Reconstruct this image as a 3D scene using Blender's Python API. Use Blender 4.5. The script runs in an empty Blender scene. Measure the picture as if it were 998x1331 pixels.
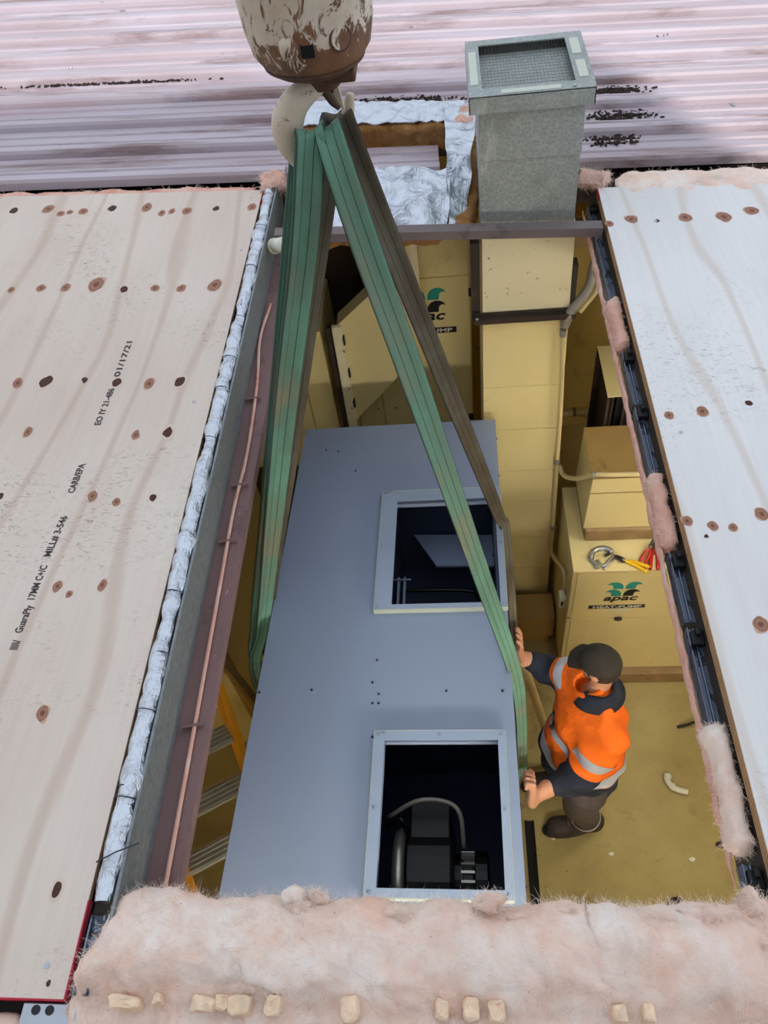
import bpy, bmesh, math, random
import numpy as np
from mathutils import Vector, Matrix, noise
random.seed(7)
scene = bpy.context.scene
COL = scene.collection

# ------------------------------------------------------------------ camera
RIGHT = Vector((0.9938784, 0.0341136, -0.1050808))
UP = Vector((0.0387975, 0.7827859, 0.6210805))
FWD = Vector((-0.1034431, 0.6213554, -0.7766705))
EYE = Vector((0, 0, 1.6)); FPX = 1020.0
cd = bpy.data.cameras.new('camera'); cam = bpy.data.objects.new('camera', cd); COL.objects.link(cam)
cd.sensor_fit = 'VERTICAL'; cd.sensor_height = 36; cd.lens = FPX / 1331 * 36; cd.clip_start = .02
cam.matrix_world = Matrix(((RIGHT.x, UP.x, -FWD.x, EYE.x), (RIGHT.y, UP.y, -FWD.y, EYE.y), (RIGHT.z, UP.z, -FWD.z, EYE.z), (0, 0, 0, 1)))
scene.camera = cam

# ------------------------------------------------------------------ world, sun, exposure
w = bpy.data.worlds.new('sky'); scene.world = w; w.use_nodes = True
bg = w.node_tree.nodes['Background']; bg.inputs[0].default_value = (0.80, 0.88, 1.0, 1); bg.inputs[1].default_value = 0.95
sl = bpy.data.lights.new('sun', 'SUN'); sl.energy = 2.7; sl.angle = math.radians(1.2); sl.color = (1, .97, .93)
so = bpy.data.objects.new('sun', sl); COL.objects.link(so)
ELEV = math.radians(28); AZ = Vector((-.41, .912, 0)).normalized()
so.rotation_euler = (AZ * math.cos(ELEV) - Vector((0, 0, math.sin(ELEV)))).to_track_quat('-Z', 'Y').to_euler(); so.location = (3, -6, 6)
scene.view_settings.view_transform = 'Standard'; scene.view_settings.look = 'None'
scene.view_settings.exposure = 0.2; scene.view_settings.gamma = 1.0; scene.view_settings.use_curve_mapping = False

# ------------------------------------------------------------------ frames: the roof falls 3.4 degrees towards +X
XR = Vector((0.99822, 0, -0.0595)).normalized(); NR = Vector((0.0595, 0, 0.99822)).normalized()
ROOF = Matrix(((XR.x, 0, NR.x, 0), (0, 1, 0, 0), (XR.z, 0, NR.z, 0), (0, 0, 0, 1)))
WORLD = Matrix.Identity(4)
def ray(x, y): return RIGHT * ((x - 499) / FPX) - UP * ((y - 665.5) / FPX) + FWD
def pz(x, y, z): d = ray(x, y); return EYE + d * ((z - EYE.z) / d.z)
def py(x, y, Y): d = ray(x, y); return EYE + d * (Y / d.y)
def px(x, y, X): d = ray(x, y); return EYE + d * (X / d.x)
def pr(x, y, h=0):          # point of the roof frame (u, v, h)
    d = ray(x, y); p = EYE + d * ((h - EYE.dot(NR)) / d.dot(NR)); return Vector((p.dot(XR), p.y, h))

# ------------------------------------------------------------------ geometry helpers: each gives (verts, faces)
def merge(*gs):
    V, F = [], []
    for v, f in gs:
        n = len(V); V += [tuple(p) for p in v]; F += [tuple(i + n for i in q) for q in f]
    return V, F
def box(x0, x1, y0, y1, z0, z1):
    return [(x0,y0,z0),(x1,y0,z0),(x1,y1,z0),(x0,y1,z0),(x0,y0,z1),(x1,y0,z1),(x1,y1,z1),(x0,y1,z1)], [(3,2,1,0),(4,5,6,7),(0,1,5,4),(1,2,6,5),(2,3,7,6),(3,0,4,7)]
def prism(poly, off):
    off = Vector(off); n = len(poly); V = [tuple(Vector(p)) for p in poly] + [tuple(Vector(p) + off) for p in poly]
    return V, [tuple(range(n))[::-1], tuple(range(n, 2*n))] + [(i, (i+1) % n, n+(i+1) % n, n+i) for i in range(n)]
def bar(a, b, w, t, up=(0, 0, 1)):
    a, b, up = Vector(a), Vector(b), Vector(up); d = (b-a).normalized(); s = d.cross(up).normalized(); u = s.cross(d)
    c = [s*w/2+u*t/2, -s*w/2+u*t/2, -s*w/2-u*t/2, s*w/2-u*t/2]
    return [tuple(a+k) for k in c] + [tuple(b+k) for k in c], [(0,1,2,3),(7,6,5,4)] + [(i, 4+i, 4+(i+1) % 4, (i+1) % 4) for i in range(4)]
def tube(pts, r, n=8, cap=True):
    P = [Vector(p) for p in pts]; R = r if isinstance(r, (list, tuple)) else [r]*len(P)
    V, F = [], []; ref = None
    for i, p in enumerate(P):
        d = (P[min(i+1, len(P)-1)] - P[max(i-1, 0)]).normalized()
        if ref is None: ref = d.orthogonal().normalized()
        ref = (ref - d*ref.dot(d)).normalized(); s = d.cross(ref)
        for k in range(n):
            a = 2*math.pi*k/n; V.append(tuple(p + (ref*math.cos(a) + s*math.sin(a))*R[i]))
        if i:
            o = (i-1)*n
            F += [(o+k, o+(k+1) % n, o+n+(k+1) % n, o+n+k) for k in range(n)]
    if cap: F += [tuple(range(n))[::-1], tuple(range(len(V)-n, len(V)))]
    return V, F
def smooth_path(pts, n=6):
    P = [Vector(p) for p in pts]; P = [P[0]*2-P[1]] + P + [P[-1]*2-P[-2]]; out = []
    for i in range(1, len(P)-2):
        a, b, c, d = P[i-1:i+3]
        for k in range(n):
            t = k/n; out.append(.5*((2*b)+(c-a)*t+(2*a-5*b+4*c-d)*t*t+(3*b-a-3*c+d)*t**3))
    return out + [P[-2]]
def lathe(prof, n=24, org=(0, 0, 0), axis=(0, 0, 1)):
    ax = Vector(axis).normalized(); a = ax.orthogonal().normalized(); b = ax.cross(a); org = Vector(org); V, F = [], []
    for i, (r, z) in enumerate(prof):
        for k in range(n):
            t = 2*math.pi*k/n; V.append(tuple(org + ax*z + (a*math.cos(t)+b*math.sin(t))*max(r, 1e-4)))
        if i: o = (i-1)*n; F += [(o+k, o+(k+1) % n, o+n+(k+1) % n, o+n+k) for k in range(n)]
    return V, F + [tuple(range(n))[::-1], tuple(range(len(V)-n, len(V)))]
def ribbon(pts, wid, th, side, bulge=0.0, nx=7):
    """flat webbing with a folded, slightly rounded cross-section; side = width direction per point"""
    P = [Vector(p) for p in pts]; V, F = [], []; n = len(P)
    prof = [(-.5 + i/(nx-1)) for i in range(nx)]
    m = 2*nx
    for i, p in enumerate(P):
        d = (P[min(i+1, n-1)]-P[max(i-1, 0)]).normalized(); s = Vector(side[i]); s = (s-d*s.dot(d)).normalized(); u = s.cross(d)
        W = wid[i] if isinstance(wid, (list, tuple)) else wid
        for q in prof: V.append(tuple(p+s*q*W+u*(th/2+bulge*(math.cos(q*math.pi*2)*.5))))
        for q in reversed(prof): V.append(tuple(p+s*q*W+u*(-th/2+bulge*(math.cos(q*math.pi*2)*.5))))
        if i: o = (i-1)*m; F += [(o+k, o+(k+1) % m, o+m+(k+1) % m, o+m+k) for k in range(m)]
    return V, F + [tuple(range(m))[::-1], tuple(range(len(V)-m, len(V)))]
def sheet(fn, nu, nv, th=0):
    """grid of fn(s,t), given thickness th downwards along -normal approx (z)"""
    V = [tuple(fn(i/(nu-1), j/(nv-1))) for j in range(nv) for i in range(nu)]
    F = [(j*nu+i, j*nu+i+1, (j+1)*nu+i+1, (j+1)*nu+i) for j in range(nv-1) for i in range(nu-1)]
    if th:
        n = len(V); V += [(a, b, c-th) for a, b, c in V]; F += [tuple(k+n for k in q)[::-1] for q in F]
        edge = [i for i in range(nu)] + [j*nu+nu-1 for j in range(1, nv)] + [(nv-1)*nu+i for i in range(nu-2, -1, -1)] + [j*nu for j in range(nv-2, 0, -1)]
        F += [(edge[k], edge[k]+n, edge[(k+1) % len(edge)]+n, edge[(k+1) % len(edge)]) for k in range(len(edge))]
    return V, F
def nz(p, s=1.0): return noise.noise(Vector(p)*s)
def fbm(p, s=1.0, o=4): return noise.fractal(Vector(p)*s, 1.0, 2.0, o)

# ------------------------------------------------------------------ objects
BASE = {}; FR = {}
def setp(o, label=None, cat=None, group=None, kind=None):
    if label: o['label'] = label
    if cat: o['category'] = cat
    if group: o['group'] = group
    if kind: o['kind'] = kind
    return o
def thing(name, label, cat, base, frame=WORLD, group=None):
    o = bpy.data.objects.new(name, None); COL.objects.link(o); o.empty_display_size = .1
    base = Vector(base); o.matrix_world = frame @ Matrix.Translation(base); BASE[o.name] = base; FR[o.name] = frame
    return setp(o, label, cat, group)
def obj(name, g, m, parent=None, frame=WORLD, smooth=False, bevel=0, label=None, cat=None, group=None, kind=None, base=None):
    V, F = g
    if parent: b = BASE[parent.name]
    elif base is not None: b = Vector(base)
    else:
        A = np.array(V); lo, hi = A.min(0), A.max(0); b = Vector(((lo[0]+hi[0])/2, (lo[1]+hi[1])/2, lo[2]))
    me = bpy.data.meshes.new(name); me.from_pydata([(p[0]-b.x, p[1]-b.y, p[2]-b.z) for p in V], [], F); me.update()
    bm = bmesh.new(); bm.from_mesh(me); bmesh.ops.recalc_face_normals(bm, faces=bm.faces); bm.to_mesh(me); bm.free()
    o = bpy.data.objects.new(name, me); COL.objects.link(o); BASE[o.name] = b
    if m: me.materials.append(m)
    if parent: o.parent = parent
    else: o.matrix_world = frame @ Matrix.Translation(b)
    if smooth: me.polygons.foreach_set('use_smooth', [True]*len(me.polygons))
    if bevel:
        bv = o.modifiers.new('bevel', 'BEVEL'); bv.width = bevel; bv.segments = 2; bv.limit_method = 'ANGLE'
    return setp(o, label, cat, group, kind)
def struct(name, g, m, frame=WORLD, parent=None, **k):
    return obj(name, g, m, parent, frame, kind='structure' if not parent else None, **k)

# ------------------------------------------------------------------ materials
def lin(c): return tuple(((v/255)/12.92 if v/255 <= .04045 else ((v/255+.055)/1.055)**2.4) for v in c) + (1,)
class N:
    def __init__(s, name):
        s.m = bpy.data.materials.new(name); s.m.use_nodes = True; s.t = s.m.node_tree; s.b = s.t.nodes['Principled BSDF']; s.tc = s.t.nodes.new('ShaderNodeTexCoord')
    def n(s, kind, **k):
        o = s.t.nodes.new('ShaderNode'+kind)
        for a, v in k.items(): setattr(o, a, v)
        return o
    def l(s, a, b): s.t.links.new(a, b)
    def map(s, scale=(1, 1, 1), rot=(0, 0, 0), loc=(0, 0, 0)):
        o = s.n('Mapping'); o.inputs['Scale'].default_value = scale; o.inputs['Rotation'].default_value = rot; o.inputs['Location'].default_value = loc
        s.l(s.tc.outputs['Object'], o.inputs[0]); return o.outputs[0]
    def noise(s, scale, detail=4, rough=.55, vec=None, dist=0):
        o = s.n('TexNoise'); o.inputs['Scale'].default_value = scale; o.inputs['Detail'].default_value = detail; o.inputs['Roughness'].default_value = rough; o.inputs['Distortion'].default_value = dist
        s.l(vec if vec else s.tc.outputs['Object'], o.inputs['Vector']); return o.outputs['Fac']
    def ramp(s, fac, stops, interp='LINEAR'):
        o = s.n('ValToRGB'); o.color_ramp.interpolation = interp; e = o.color_ramp.elements
        while len(e) < len(stops): e.new(.5)
        for k, (p, c) in enumerate(stops): e[k].position = p; e[k].color = c if len(c) == 4 else tuple(c)+(1,)
        s.l(fac, o.inputs[0]); return o.outputs[0]
    def mix(s, fac, a, b, mode='MIX'):
        o = s.n('Mix', data_type='RGBA', blend_type=mode)
        for i, v in ((0, fac), (6, a), (7, b)):
            if isinstance(v, (int, float)): o.inputs[i].default_value = v
            elif isinstance(v, tuple): o.inputs[i].default_value = v
            else: s.l(v, o.inputs[i])
        return o.outputs[2]
    def math(s, op, a, b=0.0):
        o = s.n('Math', operation=op)
        for i, v in ((0, a), (1, b)):
            if isinstance(v, (int, float)): o.inputs[i].default_value = v
            else: s.l(v, o.inputs[i])
        return o.outputs[0]
    def bump(s, h, st=.3, d=.01):
        o = s.n('Bump'); o.inputs['Strength'].default_value = st; o.inputs['Distance'].default_value = d; s.l(h, o.inputs['Height']); s.l(o.outputs[0], s.b.inputs['Normal'])
    def done(s, col, rough=.6, metal=0, spec=.5):
        if isinstance(col, tuple): s.b.inputs['Base Color'].default_value = col
        else: s.l(col, s.b.inputs['Base Color'])
        if isinstance(rough, (int, float)): s.b.inputs['Roughness'].default_value = rough
        else: s.l(rough, s.b.inputs['Roughness'])
        s.b.inputs['Metallic'].default_value = metal; s.b.inputs['Specular IOR Level'].default_value = spec
        return s.m
W4 = (1, 1, 1, 1); K4 = (0, 0, 0, 1)
def paint(name, c, rough=.55, metal=0, var=.12, scale=4, stain=None, samt=.5, sscale=9, slo=.58, shi=.72, bump=0, bscale=60, spec=.4, bdist=.004):
    s = N(name); a = lin(c); f = s.noise(scale, 5)
    lo = tuple(x*(1-var) for x in a[:3])+(1,); hi = tuple(min(1, x*(1+var)) for x in a[:3])+(1,)
    col = s.ramp(f, [(.3, lo), (.7, hi)])
    if stain:
        k = s.ramp(s.noise(sscale, 8, .65, dist=.4), [(slo, K4), (shi, (samt, samt, samt, 1))]); col = s.mix(k, col, lin(stain))
    if bump: s.bump(s.noise(bscale, 4), bump, bdist)
    return s.done(col, rough, metal, spec)

M = {}
M['yellow'] = paint('yellow_paint', (229, 211, 152), .5, var=.06, scale=2.5, stain=(120, 92, 45), samt=.45, sscale=5, slo=.62, shi=.8)
M['cream'] = paint('cream_paint', (232, 220, 182), .5, var=.05, stain=(62, 48, 36), samt=.9, sscale=22, slo=.63, shi=.68)
M['yellow_dark'] = paint('dark_yellow_paint', (158, 128, 74), .6, var=.12, stain=(90, 65, 32), samt=.6, sscale=6)  # darker, browner yellow with random stains
M['wallpaint'] = paint('mustard_wall', (190, 166, 98), .7, var=.1, scale=2, stain=(105, 82, 35), samt=.5, sscale=7, slo=.55, shi=.8, bump=.15)
M['brown_dark'] = paint('shade_brown', (58, 44, 36), .8, var=.2)  # dark brown that paints shade: void behind the hopper, open duct
M['black'] = paint('black_paint', (22, 22, 24), .5, var=.2)
M['void'] = paint('recess_black', (14, 13, 12), .9, var=.2)  # near-black that paints the shade inside openings and recesses
M['blacksteel'] = paint('dark_steel', (54, 44, 38), .6, var=.25, stain=(95, 62, 40), samt=.6)
M['unit'] = paint('blue_grey_steel', (148, 162, 186), .33, .0, var=.03, scale=1.5, spec=.55)
M['unit_trim'] = paint('pale_grey_trim', (165, 180, 200), .35, .15, var=.05, scale=3)
M['unit_edge'] = paint('pale_cream_edge', (196, 202, 186), .4, .1, var=.05, scale=3)
M['unit_in'] = paint('dark_blue_lining', (46, 54, 82), .38, 0, var=.25, scale=12, bump=.35, bscale=45)
M['unit_in2'] = paint('slate_sheet_lining', (74, 82, 104), .42, .0, var=.12, scale=3)
M['blk_gloss'] = paint('black_enamel', (7, 7, 9), .38, var=.3)
M['steel'] = paint('bright_steel', (176, 180, 186), .32, .9, var=.1, scale=12)
M['aluminium'] = paint('aluminium', (186, 182, 170), .35, .75, var=.12, scale=10)
M['channel'] = paint('blue_grey_channel', (118, 128, 146), .38, .7, var=.25, scale=14, stain=(30, 30, 34), samt=.8, sscale=24, slo=.55, shi=.6)
M['fascia'] = paint('brown_painted_steel', (126, 98, 96), .6, var=.1, stain=(70, 52, 48), samt=.6, sscale=12)
M['beam'] = paint('grey_brown_beam', (112, 100, 98), .6, var=.12, stain=(62, 48, 46), samt=.8, sscale=14)
M['pvc'] = paint('white_plastic', (222, 218, 200), .4, var=.05)
M['pvc_old'] = paint('aged_cream_plastic', (205, 185, 135), .45, var=.1)
M['pipe_grey'] = paint('grey_conduit', (150, 142, 130), .45, .2, var=.15)
M['ladder'] = paint('amber_fibreglass', (206, 138, 24), .45, var=.12)
M['skin'] = paint('skin', (206, 150, 118), .5, var=.08, scale=18)
M['hair'] = paint('dark_brown_hair', (50, 34, 26), .8, var=.3, scale=50, bump=.4, bscale=200)
M['cap'] = paint('faded_black_cloth', (52, 46, 38), .85, var=.2, scale=20, bump=.2, bscale=300)
M['orange'] = paint('hi_vis_orange', (255, 112, 14), .75, var=.06, scale=9, bump=.7, bscale=16, bdist=.022)
M['navy'] = paint('navy_cloth', (32, 39, 54), .85, var=.2, scale=9, bump=.8, bscale=16, bdist=.022)
M['tape'] = paint('silver_reflective_tape', (190, 196, 208), .35, .25, var=.08)
M['trouser'] = paint('grey_brown_trouser', (84, 74, 72), .85, var=.15, scale=12, bump=.7, bscale=16, bdist=.02)
M['boot'] = paint('dark_boot_leather', (52, 42, 40), .65, var=.2, scale=20)
M['yhandle'] = paint('yellow_grip', (236, 186, 20), .4, var=.08)
M['rhandle'] = paint('red_grip', (176, 30, 24), .4, var=.12)
M['teal'] = paint('teal_print', (34, 150, 136), .5, var=.04)
M['inkblack'] = paint('black_print', (20, 22, 26), .5, var=.05)
M['inkwhite'] = paint('white_print', (225, 220, 205), .5, var=.03)
M['ink'] = paint('grey_ink', (70, 64, 64), .8, var=.2, scale=60)
M['red'] = paint('red_edge_paint', (176, 34, 58), .6, var=.15, scale=18)
M['plyedge'] = paint('ply_edge_veneer', (206, 172, 128), .7, var=.15, scale=30)
M['plyedge2'] = paint('ply_edge_glue_line', (150, 108, 74), .7, var=.15, scale=30)
M['timber'] = paint('raw_timber', (150, 124, 86), .75, var=.2, scale=9, stain=(90, 60, 34), samt=.6)
M['dirt'] = paint('leaf_litter', (50, 36, 32), .95, var=.4, scale=40, bump=.5, bscale=80)
M['wire'] = paint('tie_wire', (70, 72, 78), .4, .8, var=.1)
M['shadewall'] = paint('shade_wall_render', (150, 144, 138), .9, var=.05)  # for the added shade wall out of view
M['foam'] = paint('closure_foam', (234, 204, 174), .9, var=.15, scale=40, bump=.5, bscale=90)
M['drain'] = paint('rusty_drain', (48, 34, 26), .7, var=.3, scale=20)
M['hookpaint'] = None

def mat_galv():
    s = N('galvanised_sheet'); v = s.n('TexVoronoi'); v.inputs['Scale'].default_value = 90; s.l(s.tc.outputs['Object'], v.inputs['Vector'])
    c = s.ramp(v.outputs['Distance'], [(0, lin((136, 144, 141))), (1, lin((172, 178, 174)))])
    st = s.ramp(s.noise(5, 7, .6), [(.5, K4), (.72, (.6, .6, .6, 1))]); c = s.mix(st, c, lin((120, 126, 114)))
    wh = s.ramp(s.noise(9, 8, .7, s.map((1, 1, .35))), [(.62, K4), (.7, (.5, .5, .5, 1))]); c = s.mix(wh, c, lin((205, 208, 205)))
    return s.done(c, .5, .35)
M['galv'] = mat_galv()
M['galv_dull'] = paint('dull_galvanised_steel', (128, 134, 136), .55, .3, var=.18, scale=60, stain=(96, 98, 98), samt=.6, sscale=14)
def mat_ply(name, a, b, line, scuff):
    s = N(name)
    wv = s.n('TexWave', wave_type='BANDS', bands_direction='X'); wv.inputs['Scale'].default_value = 1.7; wv.inputs['Distortion'].default_value = 9; wv.inputs['Detail'].default_value = 2.5; wv.inputs['Detail Scale'].default_value = .9
    s.l(s.map((1, .26, 1)), wv.inputs['Vector'])
    c = s.ramp(s.noise(2.2, 4, .5, s.map((1, .5, 1))), [(.3, lin(a)), (.7, lin(b))])
    k = s.ramp(wv.outputs['Fac'], [(.0, (.34,)*3), (.03, (.2,)*3), (.08, K4[:3])]); c = s.mix(k, c, lin(line))
    g = s.ramp(s.noise(90, 3, .6, s.map((1, .03, 1))), [(.35, (.95,)*3), (.65, (1.02,)*3)]); c = s.mix(.7, c, g, 'MULTIPLY')
    if scuff:
        z = s.math('MULTIPLY', s.ramp(s.noise(1.6, 3), [(.48, K4), (.62, W4)]), s.ramp(s.noise(42, 6, .75, s.map((1, 1.9, 1)), 1.2), [(.54, K4), (.64, W4)]))
        c = s.mix(s.math('MULTIPLY', z, scuff), c, lin((120, 104, 100)))
    s.bump(s.noise(80, 3, .6, s.map((1, .05, 1))), .08, .002)
    return s.done(c, .62, 0, .35)
M['plyL'] = mat_ply('plywood_face', (208, 188, 174), (222, 208, 194), (178, 142, 118), .75)
M['plyR'] = mat_ply('plywood_face_skylit', (222, 218, 214), (232, 230, 228), (196, 168, 142), .45)  # paler copy of the ply: sky reflection put into its base colour
def mat_knot():
    s = N('knot'); g = s.n('TexGradient', gradient_type='SPHERICAL'); mp = s.n('Mapping'); s.l(s.tc.outputs['Generated'], mp.inputs[0]); mp.inputs['Location'].default_value = (-1, -1, 0); mp.inputs['Scale'].default_value = (2, 2, 0); s.l(mp.outputs[0], g.inputs[0])
    f = s.math('ADD', g.outputs['Fac'], s.math('MULTIPLY', s.math('SUBTRACT', s.noise(70, 3), .5), .5))
    return s.done(s.ramp(f, [(.05, lin((196, 160, 136))), (.22, lin((140, 94, 72))), (.5, lin((164, 116, 92))), (.8, lin((110, 66, 50)))]), .7)
M['knot'] = mat_knot()
M['knotdark'] = paint('dark_knot', (72, 40, 28), .7, var=.4, scale=80)
M['knothalo'] = paint('knot_halo', (214, 192, 174), .7, var=.05, scale=40)
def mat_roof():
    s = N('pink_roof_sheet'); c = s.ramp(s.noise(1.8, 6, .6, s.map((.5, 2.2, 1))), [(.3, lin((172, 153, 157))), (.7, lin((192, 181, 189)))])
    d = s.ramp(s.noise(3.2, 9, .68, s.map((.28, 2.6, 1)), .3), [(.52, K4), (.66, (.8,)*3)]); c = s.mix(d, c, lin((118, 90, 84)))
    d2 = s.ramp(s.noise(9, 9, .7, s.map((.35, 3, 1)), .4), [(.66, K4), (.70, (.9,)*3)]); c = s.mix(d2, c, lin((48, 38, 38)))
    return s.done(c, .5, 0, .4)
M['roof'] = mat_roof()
def mat_fibre(name, a, b, c3, c4):
    s = N(name); c = s.ramp(s.noise(7, 6, .65), [(.32, lin(a)), (.5, lin(b)), (.68, lin(c3))])
    k = s.ramp(s.noise(6, 9, .72, s.map((.8, 1.5, 1)), 1.2), [(.52, K4), (.72, (.7,)*3)]); c = s.mix(k, c, lin(c4)); c = s.mix(s.ramp(s.noise(3.4, 5, .6), [(.56, K4), (.7, (.7,)*3)]), c, lin(a))
    sp = s.ramp(s.noise(130, 2, .5), [(.76, K4), (.79, W4)]); c = s.mix(sp, c, lin((60, 46, 40)))
    s.bump(s.noise(70, 8, .8, s.map((.5, 1.3, 1)), 3.0), .48, .012)
    return s.done(c, .95, 0, .1)
M['pink'] = mat_fibre('pink_fibreglass', (246, 204, 182), (250, 226, 210), (254, 244, 236), (204, 188, 175))
M['pinkraw'] = mat_fibre('raw_pink_fibreglass', (222, 158, 140), (232, 182, 164), (238, 206, 192), (206, 140, 120))
M['fibre'] = paint('glass_fibre_strand', (244, 224, 208), .9, var=.08)
M['brownwool'] = mat_fibre('browned_fibreglass', (128, 84, 46), (166, 118, 72), (190, 150, 104), (82, 52, 30))
def mat_foil():
    s = N('foil_facing'); s.bump(s.noise(22, 6, .6, None, 1.0), .7, .02); return s.done(lin((205, 210, 218)), .14, 1)
M['foil'] = mat_foil()
def mat_concrete():
    s = N('stained_concrete'); c = s.ramp(s.noise(1.6, 8, .62), [(.28, lin((122, 106, 62))), (.5, lin((158, 140, 86))), (.72, lin((178, 162, 108)))])
    k = s.ramp(s.noise(4.5, 8, .7, None, .5), [(.58, K4), (.75, (.7,)*3)]); c = s.mix(k, c, lin((92, 74, 38)))
    p = s.ramp(s.noise(26, 4, .6), [(.69, K4), (.74, (.8,)*3)]); c = s.mix(p, c, lin((70, 56, 34)))
    s.bump(s.noise(40, 6), .25, .004); return s.done(c, .75)
M['concrete'] = mat_concrete()
def mat_strap(name, a, b, c3):
    s = N(name); u = s.n('UVMap'); sx = s.n('SeparateXYZ'); s.l(u.outputs[0], sx.inputs[0])
    c = s.ramp(s.noise(6, 6, .6, s.map((1, 1, .6))), [(.3, lin(a)), (.5, lin(b)), (.68, lin(c3))])
    ln = s.math('PINGPONG', s.math('MULTIPLY', sx.outputs[0], 3), .5)
    k = s.ramp(ln, [(.02, (.75,)*3), (.07, K4[:3])]); c = s.mix(k, c, lin((24, 34, 30)))
    wv = s.n('TexWave', bands_direction='Y'); wv.inputs['Scale'].default_value = 260; s.l(u.outputs[0], wv.inputs[0]); s.bump(wv.outputs['Fac'], .15, .002)
    return s.done(c, .8, 0, .25)
M['strapG'] = mat_strap('green_webbing', (138, 134, 112), (106, 140, 120), (112, 160, 138))
M['strapD'] = mat_strap('soiled_dark_webbing', (76, 68, 58), (98, 89, 76), (112, 108, 92))
def mat_hook(name, rust_amt, lo, wear=0):
    s = N(name); a = s.noise(26, 8, .72, s.map((1, 1, .55)), 1.6); b = s.noise(4, 4)
    sp = s.n('SeparateXYZ'); s.l(s.tc.outputs['Object'], sp.inputs[0]); mr = s.n('MapRange'); s.l(sp.outputs[2], mr.inputs[0])
    mr.inputs[1].default_value = .0; mr.inputs[2].default_value = .10; mr.inputs[3].default_value = wear; mr.inputs[4].default_value = 0
    k = s.ramp(s.math('ADD', mr.outputs[0], s.math('ADD', s.math('MULTIPLY', a, .75), s.math('MULTIPLY', b, .3))), [(lo, K4), (lo+.035, W4)])
    cream = s.ramp(s.noise(8, 5), [(.3, lin((196, 174, 146))), (.7, lin((226, 216, 200)))])
    rust = s.ramp(s.noise(14, 6), [(.3, lin((66, 46, 36))), (.7, lin((142, 98, 66)))])
    s.bump(k, .25, -.004); return s.done(s.mix(s.math('MULTIPLY', k, rust_amt), cream, rust), .6, .1)
M['block'] = mat_hook('chipped_cream_rust', 1.0, .535, .10)
M['hook'] = mat_hook('worn_white_paint', .85, .575)
M['rust'] = paint('rusty_steel', (92, 66, 50), .7, .2, var=.35, scale=16, stain=(40, 30, 26), samt=.8)
M['lamp'] = None
def emis(name, c, st):
    s = N(name); s.b.inputs['Emission Color'].default_value = c; s.b.inputs['Emission Strength'].default_value = st; return s.done((.9, .9, .9, 1), .5)

# ================================================================== SETTING
ZF = -2.8
ROOFHOLE = (-.69, .56, .33, 2.63)
struct('floor', box(-2.6, 2.6, -1.2, 5.2, ZF-.12, ZF), M['concrete'])
struct('wall_back', prism([(-2.6, 4.3, ZF), (2.6, 4.3, ZF), (2.6, 4.3, -.33), (-2.6, 4.3, -.02)], (0, .12, 0)), M['wallpaint'])
struct('wall_left', box(-2.72, -2.6, -1.2, 4.42, ZF, .0), M['wallpaint'])
struct('wall_right', box(2.6, 2.72, -1.2, 4.42, ZF, -.34), M['wallpaint'])
struct('wall_front', prism([(-2.6, -1.32, ZF), (2.6, -1.32, ZF), (2.6, -1.32, -.33), (-2.6, -1.32, -.02)], (0, .12, 0)), M['wallpaint'])
# unseen wall added behind the camera so its shadow ends across the roof sheets
struct('wall_shade', box(-9, 4.34, -4.3, -4.0, -3, 4.62), M['shadewall'])
# under-roof lining around the opening
ceil = struct('ceiling', merge(box(-6, -.76, -2.6, 7, -.19, -.085), box(.60, 5, -2.6, 2.98, -.19, -.085), box(-.76, .60, -2.6, .12, -.20, -.16),
              box(-.76, .08, 3.48, 7, -.19, -.085), box(.08, .60, 3.06, 7, -.19, -.085), box(.60, 5, 2.98, 7, -.19, -.085)), M['blacksteel'], ROOF, base=(0, 0, 0))
# ribbed roof sheets
YAW = Matrix.Rotation(math.radians(1.3), 4, 'Z')
rf = bpy.data.objects.new('roof', None); COL.objects.link(rf); rf.matrix_world = ROOF @ YAW; rf['kind'] = 'structure'; BASE['roof'] = Vector((0, 0, 0))
PITCH = .243
def rib_sheet(v0, n, u0, u1, h0):
    pr_ = []
    for k in range(n):
        b = v0+k*PITCH
        pr_ += [(b, -.034), (b+.003, -.006), (b+.010, .006), (b+.046, .006), (b+.060, -.024), (b+.105, -.024), (b+.110, -.017), (b+.120, -.017), (b+.125, -.024), (b+.175, -.024), (b+.18, -.017), (b+.19, -.017), (b+.195, -.024), (b+.232, -.024)]
    pr_.append((v0+n*PITCH+.006, -.026))
    nu = 2; V = [(u, v, h+h0) for u in (u0, u1) for v, h in pr_]; m = len(pr_)
    F = [(i, i+1, m+i+1, m+i) for i in range(m-1)]
    V2 = [(a, b, c-.0012) for a, b, c in V]
    return V+V2, F+[tuple(2*m+k for k in f)[::-1] for f in F]
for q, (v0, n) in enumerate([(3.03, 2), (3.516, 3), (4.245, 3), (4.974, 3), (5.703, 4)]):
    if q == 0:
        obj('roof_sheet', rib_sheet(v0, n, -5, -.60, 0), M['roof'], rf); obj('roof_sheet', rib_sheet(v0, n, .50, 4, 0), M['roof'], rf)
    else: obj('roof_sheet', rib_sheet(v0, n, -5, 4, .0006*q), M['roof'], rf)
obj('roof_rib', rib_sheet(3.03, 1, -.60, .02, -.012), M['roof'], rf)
for (x, y) in [(822, 95), (560, 60), (210, 40), (90, 83), (690, 12), (250, 118), (900, 60), (955, 130)]:
    p = YAW.inverted() @ pr(x, y, 0); obj('roof_screw', lathe([(.009, -.03), (.009, -.018), (.005, -.012)], 8, p), M['steel'], rf)

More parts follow.
